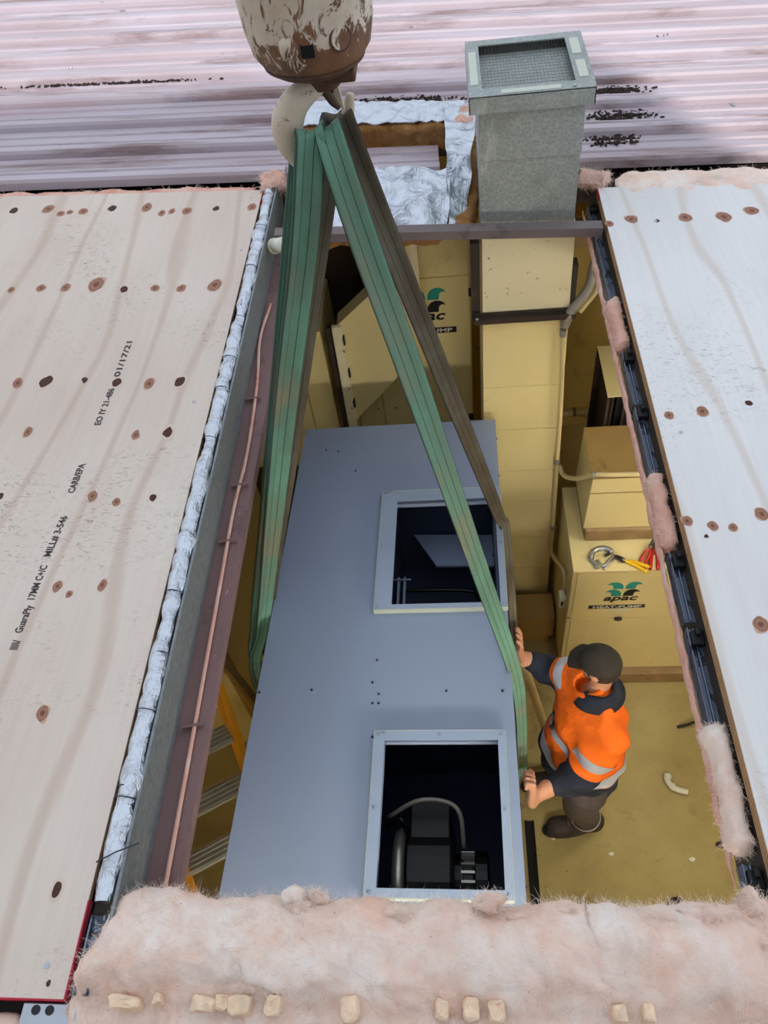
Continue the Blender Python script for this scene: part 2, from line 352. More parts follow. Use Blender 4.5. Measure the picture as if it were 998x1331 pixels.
# side members of the opening: galvanised web, brown flange
struct('trim_1', box(-.690, -.684, .28, 2.95, -.135, .010), M['galv_dull'], ROOF)
struct('trim_2', merge(box(-.690, -.612, .28, 2.95, -.142, -.136), box(-.616, -.612, .28, 2.95, -.175, -.142)), M['fascia'], ROOF)
struct('trim_3', merge(box(-.66, .53, 2.565, 2.615, -.006, .0), box(-.66, .53, 2.565, 2.571, -.034, -.006), box(-.66, .53, 2.571, 2.60, -.034, -.030)), M['beam'], ROOF)
struct('trim_4', box(.549, .556, .28, 2.95, -.19, -.036), M['blacksteel'], ROOF)

# ================================================================== PLYWOOD
def ply(label, u0, u1, v0, v1, mat, h=.0, th=.018, layers=6):
    t = thing('plywood_sheet', label, 'plywood', (((u0+u1)/2), (v0+v1)/2, h-th), ROOF)
    f = obj('face_veneer', box(u0, u1, v0, v1, h-.003, h), mat, t)
    for k in range(1, layers):
        a = h-th*k/layers
        obj('core_veneer', box(u0+.0006*(k % 2), u1-.0006*(k % 2), v0+.0004, v1-.0004, a-th/layers, a), M['plyedge'] if k % 2 else M['plyedge2'], t)
    return t
PL = ply('pale pinkish plywood sheet with rows of knots, printed lettering and boot scuffs', -2.05, -.742, .168, 2.885, M['plyL'])
PRt = ply('plywood sheet paled by painted sky reflection, with scattered ringed knots beside the vent', .546, 2.0, .16, 2.84, M['plyR'], th=.034, layers=8)
obj('edge_paint', merge(box(-.7425, -.7395, .165, .33, -.019, .0006), box(-1.4, -.74, .1655, .1685, -.019, .0006)), M['red'], PL)
obj('edge_paint', box(-.7425, -.7395, 2.79, 2.886, -.019, .0006), M['red'], PL)
obj('edge_paint', box(.5432, .5462, 2.78, 2.842, -.02, .0006), M['red'], PRt)
def knot(parent, x, y, r, asp=.7, dark=False, halo=0, ang=None):
    c = pr(x, y, 0); ang = random.uniform(-.3, .3)+math.pi/2 if ang is None else ang
    k = (1.6*1.02/FPX)*1.5*r*(c.y+1.0)/2.2     # about r pixels on the board
    def disc(rr, h, n, jig):
        V = []
        for i in range(n):
            a = 2*math.pi*i/n; q = rr*(1+jig*nz((x*.1+math.cos(a), y*.1+math.sin(a), rr)))
            ex, ey = math.cos(a)*q, math.sin(a)*q*asp
            V.append((c.x+ex*math.cos(ang)-ey*math.sin(ang), c.y+ex*math.sin(ang)+ey*math.cos(ang), h))
        return prism(V, (0, 0, -.002))
    if halo: obj('knot_halo', disc(k*halo, .0004, 20, .35), M['knothalo'], parent)
    obj('knot', disc(k, .0009, 16, .35), M['knotdark'] if dark else M['knot'], parent)
for x, y, r, d in [(18,274,5,1),(62,272,8,0),(79,278,5,0),(91,276,4,0),(108,275,6,0),(146,271,5,1),(191,270,8,0),(210,277,5,0),(223,275,5,0),(242,274,6,0),(281,271,4,1),(327,269,7,0),
                   (14,377,5,0),(53,375,6,0),(85,374,7,0),(126,369,12,0),(161,376,5,1),(202,375,6,0),(236,375,6,0),(279,371,10,0),
                   (23,498,8,0),(60,496,9,1),(110,494,4,1),(152,497,6,1),(194,498,9,0),(234,496,8,1),(36,562,8,0),(176,566,7,0),(218,562,7,1),(0,645,5,1),(120,645,8,0),(151,653,6,0),(199,647,5,1),
                   (75,762,8,0),(90,772,5,0),(133,761,8,0),(56,927,12,0),(74,1156,9,1),(63,1278,4,1)]:
    knot(PL, x, y, r, .62 if r > 6 else .75, d, 1.5 if d and r > 5 else 0)
for x, y, r, d in [(821,285,9,0),(854,287,3,1),(890,283,9,0),(941,282,10,0),(975,274,10,0),(792,291,6,0),(869,540,7,0),(913,535,9,0),(973,524,5,1),(927,684,8,0),(953,686,7,0),(989,668,11,0),(988,812,13,0),(918,697,3,1),(893,677,9,0)]:
    knot(PRt, x, y, r*.8, .85, d, 0)
for par, x, y in [(PL, 61, 1255), (PL, 252, 522), (PL, 326, 257), (PL, 313, 325), (PRt, 852, 287), (PRt, 885, 562)]:
    obj('screw', lathe([(.0055, -.002), (.0055, .0012), (.003, .0016)], 10, pr(x, y, 0)), M['steel'], par)
def text_mesh(body, size, bold=0.0, ext=.0004, sx=1.0, shear=0.0):
    c = bpy.data.curves.new('lettering', 'FONT'); c.body = body; c.size = size; c.offset = bold; c.extrude = ext; c.shear = shear; c.resolution_u = 3
    o = bpy.data.objects.new('lettering', c); COL.objects.link(o); dg = bpy.context.evaluated_depsgraph_get(); dg.update()
    me = bpy.data.meshes.new_from_object(o.evaluated_get(dg)); V = [(v.co.x*sx, v.co.y, v.co.z) for v in me.vertices]; F = [tuple(p.vertices) for p in me.polygons]
    bpy.data.objects.remove(o); bpy.data.curves.remove(c); bpy.data.meshes.remove(me); return V, F
def placed(g, org, ux, uy):
    org, ux, uy = Vector(org), Vector(ux).normalized(), Vector(uy).normalized(); un = ux.cross(uy)
    return [tuple(org+ux*a+uy*b+un*c) for a, b, c in g[0]], g[1]
def fit_text(body, a, b, h, uy, **k):
    a, b = Vector(a), Vector(b); g = text_mesh(body, h, **k); W = max(v[0] for v in g[0]); f = (b-a).length/W
    return placed(([(x*f, y, z) for x, y, z in g[0]], g[1]), a, b-a, uy)
for s_, a, b in [('IIII/', (22, 845), (27, 832)), ('GuaraPly', (28, 823), (43, 787)), ('17MM C+/C', (44, 781), (62, 735)), ('MILL# 3-546', (65, 724), (88, 671)), ('CARB/EPA', (96, 641), (111, 603)), ('EO IY 21-486', (130, 553), (149, 505)), ('01/17/21', (155, 490), (172, 444))]:
    A, B = pr(*a), pr(*b); A.z = B.z = .0008; obj('printed_lettering', fit_text(s_, A, B, .026, (-1, 0, 0), bold=.0004), M['ink'], PL)

# ================================================================== FLUFF helpers
def fibres(g, n, lmin, lmax, wd=.0007, up=.5, seed=1):
    rnd = random.Random(seed); V, F = g; OV, OF = [], []
    quads = [f for f in F if len(f) == 4]
    for _ in range(n):
        f = quads[int(rnd.random()*len(quads))]; a, b, c, d = (Vector(V[i]) for i in f); s, t = rnd.random(), rnd.random()
        p = a.lerp(b, s).lerp(d.lerp(c, s), t); nn = (b-a).cross(d-a)
        if nn.length < 1e-9: continue
        nn.normalize()
        if nn.z < 0 and up > 0: nn = -nn
        L = rnd.uniform(lmin, lmax); dr = (nn*up+Vector((rnd.gauss(0, 1), rnd.gauss(0, 1), rnd.gauss(0, .5)))).normalized(); bend = Vector((rnd.gauss(0, .5), rnd.gauss(0, .5), rnd.gauss(-.2, .4)))*L
        sd = dr.orthogonal().normalized()*wd; k = len(OV); b2 = Vector((rnd.gauss(0, .5), rnd.gauss(0, .5), rnd.gauss(-.35, .3)))*L
        q = p+dr*L*.33+bend*.15; q2 = p+dr*L*.62+bend*.45; e = p+dr*L*.8+bend*.8+b2*.5
        OV += [tuple(p-sd), tuple(p+sd), tuple(q-sd*.9), tuple(q+sd*.9), tuple(q2-sd*.8), tuple(q2+sd*.8), tuple(e)]; OF += [(k, k+1, k+3, k+2), (k+2, k+3, k+5, k+4), (k+4, k+5, k+6)]
    return OV, OF
def wool(path, prof, nx, amp=.02, sc=9.0, seed=0, jag=0.0):
    """sweep of a closed cross-section (list of (a,b): a along dv side, b up) along a path; displaced"""
    P = [Vector(p) for p in path]; V, F = [], []; m = len(prof)
    for i in range(nx):
        t = i/(nx-1)*(len(P)-1); k = min(int(t), len(P)-2); p = P[k].lerp(P[k+1], t-k); d = (P[k+1]-P[k]).normalized(); s = Vector((-d.y, d.x, 0)).normalized(); e = 1.0
        q_ = min(i, nx-1-i); e = min(1.0, .25+.75*math.sin(min(1, q_/max(2, nx*.07))*math.pi/2))
        for a, b in prof:
            q = p+s*a*e+Vector((0, 0, 1))*b*e; r = Vector((q.x+seed, q.y, q.z))
            n3 = Vector((nz(r, sc), nz(r+Vector((5, 0, 0)), sc), nz(r+Vector((0, 7, 0)), sc)))*amp + Vector((fbm(r, sc*3.1, 3), fbm(r+Vector((3, 1, 0)), sc*3.1, 3), fbm(r+Vector((1, 8, 0)), sc*3.1, 3)))*amp*.35
            V.append(tuple(q+n3))
        if i: o = (i-1)*m; F += [(o+k2, o+(k2+1) % m, o+m+(k2+1) % m, o+m+k2) for k2 in range(m)]
    return V, F+[tuple(range(m))[::-1], tuple(range(len(V)-m, len(V)))]
def dens(prof, n):
    P = [Vector((a, b, 0)) for a, b in prof]; return [(q.x, q.y) for q in smooth_path(P+[P[0]], n)[:-1]]

# front blanket torn along the near edge
FB = thing('insulation_blanket', 'thick torn pink fibreglass blanket along the near edge of the opening', 'insulation', (-.08, .25, -.13), ROOF)
prof = dens([(.345-.2, -.005), (.315-.2, .030), (.27-.2, .042), (.215-.2, .034), (.185-.2, .014), (.16-.2, -.004), (.12-.2, .0), (.08-.2, .004), (.0-.2, .0), (.0-.2, -.05), (.16-.2, -.07), (.27-.2, -.115), (.325-.2, -.085), (.35-.2, -.045)], 4)
g = wool([(-.735, .2, 0), (-.3, .2, 0), (.2, .19, 0), (.72, .215, 0)], prof, 210, .021, 10, 3)
obj('wool_body', g, M['pink'], FB, smooth=True)
obj('loose_fibres', fibres(g, 40000, .006, .026, .00030, .2, 2), M['fibre'], FB, kind='stuff')
def tuft(parent, c, r, sx, seed, mat='pink', nf=500):
    V, F = lathe([(r*math.sin(math.pi*k/10), -r*math.cos(math.pi*k/10)) for k in range(11)], 16)
    V = [tuple(Vector(c)+Vector((a*sx[0], b*sx[1], d*sx[2]))*(1+.8*fbm((a*38+seed, b*38, d*38), 1.0, 4))) for a, b, d in V]
    o = obj('wool_tuft', (V, F), M[mat], parent, smooth=True); obj('loose_fibres', fibres((V, F), nf, .006, .022, .00028, .35, seed), M['fibre'], parent, kind='stuff'); return o
for x, y, r, sx, sd in [(262, 1188, .016, (1, .7, 1.3), 1), (382, 1178, .034, (1.5, .7, 1.2), 2), (412, 1166, .022, (.9, .5, 1.5), 3), (520, 1190, .03, (1.6, .7, .9), 4), (630, 1175, .026, (1.3, .7, 1.2), 5), (742, 1186, .018, (1.3, .6, .9), 6), (795, 1188, .016, (1.2, .6, .9), 7), (930, 1195, .034, (1.6, .9, 1.1), 8), (975, 1178, .03, (.9, .9, 1.6), 9), (985, 1225, .034, (1, 1, 1.2), 10), (330, 1190, .018, (2, .6, .8), 12), (690, 1196, .022, (2, .6, .8), 13), (860, 1196, .024, (2, .6, .8), 14)]:
    tuft(FB, pr(x, y, .008), r*.85, sx, sd, 'pink', 900)
for x, y, a, b, c in [(265, 1306, .022, .012, .012), (290, 1303, .012, .012, .01), (312, 1307, .020, .016, .014), (356, 1307, .014, .016, .014), (206, 1300, .008, .009, .01), (163, 1303, .028, .011, .01), (455, 1312, .016, .020, .015), (575, 1312, .012, .016, .012), (612, 1312, .014, .018, .012), (645, 1315, .013, .017, .012), (805, 1317, .012, .014, .012), (842, 1316, .010, .014, .012)]:
    p = pr(x, y, .018); V, F = lathe([(.3, 0), (.95, .05), (1.0, .5), (.92, .9), (.6, 1), (.1, .97)], 12); V = [(p.x+math.copysign(abs(u_)**.45, u_)*a, p.y+math.copysign(abs(v_)**.45, v_)*b, .002+w_*(.016+c)) for u_, v_, w_ in V]; V = [tuple(Vector(v)+Vector((fbm(v, 70, 3), fbm((v[1], v[0], v[2]), 70, 3), fbm((v[2], v[1], v[0]), 70, 3)))*.005) for v in V]
    obj('closure_foam_chunk', (V, F), M['foam'], FB)
# tan underlay below the left sheet at the very near edge
obj('insulation_blanket', wool([(-1.5, .07, -.03), (-.78, .07, -.03)], dens([(.08, 0), (.05, .018), (-.06, .018), (-.1, 0), (-.06, -.02), (.06, -.02)], 3), 40, .008, 9, 31), M['pink'], frame=ROOF, smooth=True,
    label='strip of tan fibreglass below the near edge of the left plywood sheet', cat='insulation')
br = thing('steel_bracket', 'galvanised perforated bracket under the near corner of the left plywood', 'bracket', (-.77, .14, -.03), ROOF)
obj('plate', merge(box(-.815, -.715, .10, .163, -.012, -.006), box(-.795, -.735, .06, .12, -.016, -.012)), M['steel'], br, bevel=.002)
for q in (-.79, -.765): obj('slot_hole', lathe([(.008, -.006), (.008, -.0045)], 10, (q, .152, 0)), M['black'], br)
obj('steel_channel', merge(box(-.728, -.700, .175, .305, -.03, -.006), box(-.728, -.724, .175, .305, -.006, .004), box(-.704, -.700, .175, .305, -.006, .004)), M['channel'], frame=ROOF, bevel=.0015, label='short blue-grey steel channel beside the red-edged near corner of the left plywood', cat='channel')

# foil roll down the left edge
FO = thing('foil_roll', 'crumpled silver foil roll tied with wire along the left plywood edge', 'foil', (-.705, 1.6, -.02), ROOF)
def crumple_tube(path, a, b, nx, m, amp, sc, seed):
    P = [Vector(p) for p in path]; V, F = [], []
    for i in range(nx):
        t = i/(nx-1)*(len(P)-1); k = min(int(t), len(P)-2); p = P[k].lerp(P[k+1], t-k)
        pin = 1-.22*max(0, math.cos(t*9.0))**6
        for j in range(m):
            an = 2*math.pi*j/m; q = p+Vector((math.cos(an)*a*pin, 0, math.sin(an)*b*pin)); r = q+Vector((seed, 0, 0))
            V.append(tuple(q+Vector((math.cos(an), 0, math.sin(an)))*(abs(nz(r, sc))*2-.6)*amp+Vector((0, 1, 0))*nz(r, sc*.7)*amp))
        if i: o = (i-1)*m; F += [(o+q2, o+(q2+1) % m, o+m+(q2+1) % m, o+m+q2) for q2 in range(m)]
    return V, F+[tuple(range(m))[::-1], tuple(range(len(V)-m, len(V)))]
obj('foil_skin', crumple_tube([(-.713, .33, .0), (-.714, 1.2, .003), (-.713, 2.0, .002), (-.714, 2.86, .0)], .024, .019, 150, 16, .0075, 15, 4), M['foil'], FO)
for y in (300, 352, 418, 470, 510, 575, 640, 705, 775, 855, 930, 1030, 1045):
    v = pr(300, y, 0).y; obj('wire_tie', tube([(-.713+math.cos(a)*.0255, v+.006*math.sin(a*.5), .002+math.sin(a)*.0205) for a in [k*math.pi/8 for k in range(17)]], .0012, 5), M['wire'], FO)
obj('loose_wire', tube([(-.74, .395, .012), (-.70, .41, .028), (-.66, .43, .02)], .0015, 5), M['wire'], FO)
obj('brown_wool_gap', wool([(-.715, 2.12, -.004), (-.715, 2.2, -.004)], dens([(.014, 0), (0, .021), (-.014, 0), (0, -.012)], 3), 12, .004, 30, 5), M['brownwool'], FO, smooth=True)

# cable and tie along the brown flange
cpts = [pr(x, y, -.126) for x, y in [(352, 395), (338, 440), (334, 500), (321, 590), (304, 660), (286, 760), (268, 860), (250, 960), (228, 1080), (211, 1172)]]
cb = thing('cable', 'thin pinkish cable clipped along the brown steel flange left of the opening', 'cable', cpts[5], ROOF)
obj('sheath', tube(smooth_path(cpts, 5), .0052, 7), M['pinkraw'], cb, smooth=True)
for x, y in [(328, 520), (311, 632), (295, 705), (250, 945)]:
    p = pr(x, y, -.13); obj('cable_tie', bar(p+Vector((-.022, -.004, .004)), p+Vector((.026, .006, .004)), .007, .010), M['fascia'], cb)
obj('frayed_lining', wool([pr(x, y, -.148) for x, y in [(318, 640), (290, 800), (262, 950), (214, 1180)]], dens([(.005, 0), (0, .01), (-.005, 0), (0, -.01)], 2), 120, .007, 40, 8), M['pinkraw'], cb)
a, b = px(356, 320, -.66), px(372, 317, -.60)
pc = thing('pipe_stub', 'white plastic pipe stub poking from the galvanised web beside the green slings', 'pipe', a)
obj('pipe', tube([a, a.lerp(b, .5), b], .026, 20), M['pvc'], pc, smooth=True); obj('socket_rim', tube([a, a.lerp(b, .12)], .0285, 20), M['pvc'], pc)

# right hand edge: channels and pink wool in turns
EDG = [('s', 2.83, 2.24), ('p', 2.24, 1.98), ('s', 1.97, 1.74), ('s', 1.72, 1.45), ('p', 1.45, 1.20), ('s', 1.19, .99), ('s', .97, .715), ('p', .73, .455), ('s', .44, .33)]
RL = {2.83: 'long blue-grey steel channel under the far end of the right plywood edge', 1.97: 'blue-grey steel channel below the right plywood edge beside the open duct mouth', 1.72: 'blue-grey steel channel below the right plywood edge beside the brown duct top', 1.19: 'dark scuffed steel channel below the right plywood edge beside the red pliers', .97: 'blue-grey steel channel below the right plywood edge beside the cabinet foot', .44: 'short steel channel at the near right corner above the fibreglass',
      2.24: 'small pink fibreglass piece tucked under the right plywood edge beside the open duct', 1.45: 'pink fibreglass piece under the right plywood edge beside the tapered duct', .73: 'large fluffy pink fibreglass piece under the near right plywood edge'}
for kd, a, b in EDG:
    lab = RL[a]
    if kd == 's':
        t = thing('steel_channel', lab, 'channel', (.535, (a+b)/2, -.11), ROOF)
        obj('web', box(.518, .546, b, a, -.080, -.077), M['channel'], t); obj('lip', box(.516, .519, b, a, -.105, -.066), M['channel'], t, bevel=.001); obj('rib', box(.530, .535, b, a, -.077, -.070), M['channel'], t, bevel=.002)
        obj('end_cleat', merge(box(.520, .548, a-.05, a-.012, -.075, -.055), box(.528, .54, a-.03, a-.012, -.055, -.042)), M['black'], t, bevel=.003)
    else:
        t = thing('insulation_strip', lab, 'insulation', (.52, (a+b)/2, -.11), ROOF)
        g = wool([(.521, b, -.07), (.521, a, -.07)], dens([(.022, -.01), (.012, .022), (-.018, .026), (-.024, -.02), (0, -.035)], 3), 60, .009, 22, a)
        obj('wool_body', g, M['pinkraw' if a > 1 else 'pink'], t, smooth=True); obj('loose_fibres', fibres(g, 900 if a > 1 else 3000, .006, .020, .0003, .2, int(a*10)), M['fibre'], t, kind='stuff')
g = wool([(.503, .40, -.095), (.503, 2.84, -.095)], dens([(.007, 0), (0, .016), (-.007, 0), (0, -.018)], 2), 200, .005, 30, 9)
obj('insulation_strip', g, M['pinkraw'], frame=ROOF, smooth=True, label='thin ragged pink lining edge hanging along the whole right side of the opening', cat='insulation')

# far pink pieces on the roof
for lab, pts, pf, sd, mt in [('pink fibreglass tuft at the far corner of the left plywood sheet', [(338, 243), (372, 240)], [(.05, 0), (.02, .035), (-.03, .03), (-.04, 0), (0, -.02)], 41, 'pinkraw'),
                             ('salmon fibreglass curl at the far corner of the right plywood, by the vent', [(750, 232), (790, 238)], [(.04, 0), (.02, .03), (-.02, .03), (-.04, 0), (0, -.03)], 42, 'pinkraw'),
                             ('flat pink fibreglass strip between the right plywood and the roof sheets', [(800, 236), (1120, 226)], [(.09, -.02), (.06, .0), (-.06, .0), (-.09, -.02), (0, -.04)], 43, 'pink'),
                             ('dull pink fibreglass strip between the left plywood and the roof sheets', [(-150, 258), (330, 244)], [(.05, -.03), (.03, -.012), (-.03, -.012), (-.05, -.03), (0, -.05)], 44, 'pinkraw'),
                             ('rosy fibreglass wad standing against the left side of the vent', [(600, 190), (612, 165)], [(.05, 0), (.045, .07), (-.0, .085), (-.05, .05), (-.05, -.02), (0, -.04)], 45, 'pinkraw')]:
    t = thing('insulation_strip', lab, 'insulation', pr(*pts[0]), ROOF)
    g = wool([pr(*q) for q in pts], dens(pf, 4), 50, .018 if sd not in (43, 44) else .01, 18, sd); obj('wool_body', g, M[mt], t, smooth=True)
    obj('loose_fibres', fibres(g, 900, .008, .03, .0006, .6, sd), M['fibre'], t, kind='stuff')

# foil faced blanket round the far cut-out
def crumpled(c00, c10, c11, c01, amp, sc, seed, arch=0.0):
    c00, c10, c11, c01 = map(Vector, (c00, c10, c11, c01))
    def fn(s, t):
        p = c00.lerp(c10, s).lerp(c01.lerp(c11, s), t); r = p+Vector((seed, 0, 0)); rg = 1-abs(noise.noise(r*sc))*2
        return p+Vector((nz(r, sc*.6)*amp*.6, nz(r+Vector((0, 4, 0)), sc*.6)*amp*.6, rg*amp+arch*math.sin(math.pi*t)))
    return fn
BL = thing('foil_blanket', 'foil-faced brown insulation folded back behind the hook, far side of the cut-out', 'insulation', (-.3, 3.4, -.08), ROOF)
obj('foil_face', sheet(crumpled((-.66, 3.30, .045), (.05, 3.30, .045), (.06, 3.47, .05), (-.66, 3.50, .05), .014, 16, 1, .02), 60, 18, .004), M['foil'], BL)
g = wool([(-.66, 3.40, 0), (.03, 3.39, 0)], dens([(.08, .042), (-.085, .042), (-.098, .0), (-.075, -.085), (.02, -.07), (.08, -.06)], 4), 80, .014, 18, 6); obj('wool_body', g, M['brownwool'], BL, smooth=True)
obj('loose_fibres', fibres(g, 1500, .006, .02, .0005, 0, 5), M['brownwool'], BL, kind='stuff')
BN = thing('foil_blanket', 'bright crumpled foil sheet hanging above the cross beam behind the slings', 'insulation', (-.2, 2.8, -.1), ROOF)
obj('foil_face', sheet(crumpled((-.60, 2.64, -.06), (-.03, 2.64, -.06), (.0, 2.97, .015), (-.60, 2.97, .015), .026, 11, 2, .03), 64, 40, .004), M['foil'], BN)
g = wool([(-.60, 2.80, -.07), (-.02, 2.80, -.07)], dens([(.16, .06), (0, .05), (-.15, 0), (-.15, -.04), (0, -.02), (.15, .0)], 3), 50, .014, 16, 7); obj('wool_body', g, M['brownwool'], BN, smooth=True)
BC = thing('foil_blanket', 'curled foil-faced insulation end with torn brown edge beside the vent', 'insulation', (.05, 3.0, -.08), ROOF)
obj('foil_face', sheet(crumpled((-.02, 2.66, -.05), (.05, 2.72, -.06), (.10, 3.30, .07), (-.03, 3.40, .07), .018, 13, 3, .05), 22, 60, .004), M['foil'], BC)
g = wool([(.02, 2.66, -.07), (.055, 2.85, -.045), (.085, 3.1, .0), (.03, 3.36, .02)], dens([(.05, .03), (-.03, .03), (-.045, 0), (-.04, -.035), (.02, -.03), (.045, -.01)], 3), 70, .012, 20, 8); obj('wool_body', g, M['brownwool'], BC, smooth=True)
obj('loose_fibres', fibres(g, 1200, .006, .02, .0005, 0, 6), M['brownwool'], BC, kind='stuff')

# leaf litter on the roof
for lab, x, y, ru, rv, sd in [('broad dark leaf litter patch in the roof pan right of the vent', 800, 150, .17, .045, 1), ('dark leaf litter clump in the roof pan just right of the vent neck', 795, 182, .11, .04, 2), ('dark leaf litter patch at the vent cap corner', 800, 117, .14, .04, 3), ('dark litter streak in the roof pan behind the hook', 520, 130, .30, .035, 4), ('small dark litter clump near the top right of the roof', 862, 43, .05, .03, 5), ('thin dark litter line across the left roof sheets', 130, 109, .45, .012, 6)]:
    c = YAW.inverted() @ pr(x, y, -.02); rnd = random.Random(sd); gs = []
    for k in range(190 if sd != 5 else 50):
        a = rnd.gauss(0, .5)*ru; b = max(-1, min(1, rnd.gauss(0, .45)))*rv; r = rnd.uniform(.003, .010); ce = (c.x+a, c.y+b, -.024+rnd.random()*.006)
        V, F = lathe([(r*.6, -.002), (r, .001), (r*.6, .004), (.001, .006)], 6, ce); gs.append(([tuple(Vector(v)+Vector((nz(v, 90), nz((v[1], v[0], 3), 90), 0))*.008) for v in V], F))
    o = obj('leaf_litter', merge(*gs), M['dirt'], frame=ROOF @ YAW, label=lab, cat='debris', kind='stuff')

# ================================================================== VENT + DUCT
VX0, VX1, VY0, VY1 = .097, .440, 2.665, 3.03
vt = thing('roof_vent', 'galvanised square roof vent with a black mesh top', 'vent', (.27, 2.85, -.05))
obj('stack_section', box(VX0, VX1, VY0, VY1, -.06, .20), M['galv'], vt, bevel=.002)
obj('stack_section', box(VX0-.003, VX1+.003, VY0-.003, VY1+.003, .197, .40), M['galv'], vt, bevel=.002)
cz = .43; ix0, ix1, iy0, iy1 = VX0+.006, VX1-.03, VY0+.03, VY1-.045
ox0, ox1, oy0, oy1 = .062, .468, 2.635, 3.075
obj('cap_skirt', merge(box(ox0, ox1, oy0, oy0+.003, .375, cz), box(ox0, ox1, oy1-.003, oy1, .375, cz), box(ox0, ox0+.003, oy0, oy1, .375, cz), box(ox1-.003, ox1, oy0, oy1, .375, cz)), M['galv'], vt)
ix0, ix1, iy0, iy1 = ox0+.045, ox1-.06, oy0+.055, oy1-.045
obj('cap_rim', merge(box(ox0, ix0, oy0, oy1, cz-.003, cz+.002), box(ix1, ox1, oy0, oy1, cz-.003, cz+.002), box(ix0, ix1, oy0, iy0, cz-.003, cz+.002), box(ix0, ix1, iy1, oy1, cz-.003, cz+.002)), M['galv'], vt)
obj('cap_tray', box(ox0+.004, ox1-.004, oy0+.004, oy1-.004, cz-.052, cz-.045), M['void'], vt)
ws = [box(ix0+(ix1-ix0)*k/26-.0003, ix0+(ix1-ix0)*k/26+.0003, iy0, iy1, cz-.0034, cz-.0028) for k in range(27)]+[box(ix0, ix1, iy0+(iy1-iy0)*k/15-.0003, iy0+(iy1-iy0)*k/15+.0003, cz-.0028, cz-.0022) for k in range(16)]
obj('wire_mesh', merge(*ws), M['blacksteel'], vt, kind='stuff')
for a, b, c, d in [(ix1+.014, ix1+.045, iy0+.02, iy0+.15), (ix1+.012, ix1+.043, iy1-.14, iy1-.01), (ox0+.008, ox0+.034, iy0+.03, iy1-.05), (ix0+.06, ix1-.05, oy0+.008, oy0+.036)]:
    obj('painted_glint', box(a, b, c, d, cz+.002, cz+.0035), M['unit_edge'], vt, bevel=.001)  # pale patches that paint reflections on the cap rim
obj('fixing_screw', lathe([(.006, 0), (.006, .004), (.003, .006)], 8, (.40, oy0+.015, cz+.002)), M['steel'], vt)

du = thing('vertical_duct', 'tall cream and yellow sheet-metal duct running down from the roof vent', 'duct', (.30, 2.85, ZF))
zs = [-.065] + [py(680, y, VY0).z for y in (409, 502, 558, 612, 652, 699, 737, 785)]
for i in range(8):
    def xs(z): return VX0+.004-.0*z, VX1+.006+(-z)*.014
    z1, z0 = zs[i]-.0015, zs[i+1]+.0015; a1, b1 = xs(z1); a0, b0 = xs(z0)
    V = [(a0, VY0, z0), (b0, VY0, z0), (b0, VY1, z0), (a0, VY1, z0), (a1, VY0, z1), (b1, VY0, z1), (b1, VY1, z1), (a1, VY1, z1)]
    obj('duct_section', (V, box(0, 1, 0, 1, 0, 1)[1]), M['cream'] if i == 0 else M['yellow'], du, bevel=.0015)
zb = zs[1]
obj('support_angle', merge(box(VX0-.03, VX1+.035, VY0-.035, VY0-.004, zb-.012, zb+.012), box(VX0-.03, VX1+.035, VY0-.006, VY0-.003, zb-.03, zb+.025)), M['blacksteel'], du)
obj('hanger_angle', box(VX0-.04, VX0-.005, VY0+.01, VY0+.05, zb-.02, zb+.34), M['blacksteel'], du); obj('hanger_angle', box(VX1+.012, VX1+.032, VY0, VY0+.05, zb-.02, zb+.22), M['blacksteel'], du)
for q in (VX0-.02, VX1+.025): obj('bolt', lathe([(.008, 0), (.008, .006), (.005, .008)], 6, (q, VY0-.03, zb+.012)), M['steel'], du)
obj('base_spigot', box(.12, .505, VY0-.05, VY1+.02, ZF+.0, zs[-1]-.012), M['yellow'], du, bevel=.003)
obj('base_flange', box(.10, .505, VY0-.02, VY1, zs[-1]-.012, zs[-1]), M['timber'], du)

# yellow box duct at the foot
obj('low_duct_box', merge(box(.15, .50, 2.42, 2.60, ZF+.10, ZF+.30), box(.17, .48, 2.44, 2.58, ZF, ZF+.10)), M['yellow_dark'], bevel=.003, label='low yellow box at the foot of the tall duct', cat='duct')

# ================================================================== CONDUITS
def conduit(name, label, pts, r, mat, saddles=(), base=None):
    t = thing(name, label, 'pipe', pts[-1]); obj('conduit_run', tube(smooth_path(pts, 5), r, 10), M[mat], t, smooth=True)
    for p, q in saddles: obj('saddle', tube([p, q], r*1.35, 10), M['pipe_grey'], t)
    return t
cp = [py(732, 430, 2.64), py(729, 520, 2.64), py(724, 600, 2.64), py(718, 690, 2.64), py(716, 714, 2.63), py(722, 728, 2.50), py(732, 742, 2.36), py(735, 768, 2.30)]
c1 = conduit('wiring_conduit', 'slim cream wiring conduit down the right edge of the tall duct to the junction box', cp, .011, 'pvc_old', [(py(732, 428, 2.64), py(731.5, 436, 2.64)), (py(724, 596, 2.64), py(723.8, 602, 2.64)), (py(719, 682, 2.64), py(718.5, 688, 2.64))])
cp2 = [py(785, 318, 2.75), py(772, 345, 2.72), py(765, 375, 2.68), py(742, 405, 2.65), py(733, 424, 2.645)]
conduit('drain_pipe', 'grey pipe bending down from the right roof edge to the duct bracket', cp2, .020, 'pipe_grey')
obj('pipe_bundle', tube(smooth_path([p+Vector((.035, .01, -.01)) for p in cp2[:4]], 5), .013, 8), M['pvc_old'], smooth=True, label='cream pipe running alongside the grey pipe at the right roof edge', cat='pipe')
p0 = py(733, 778, 2.30)
jb = thing('junction_box', 'white electrical junction box beside the heat pump cabinet', 'electrical box', (p0.x, p0.y, p0.z-.06))
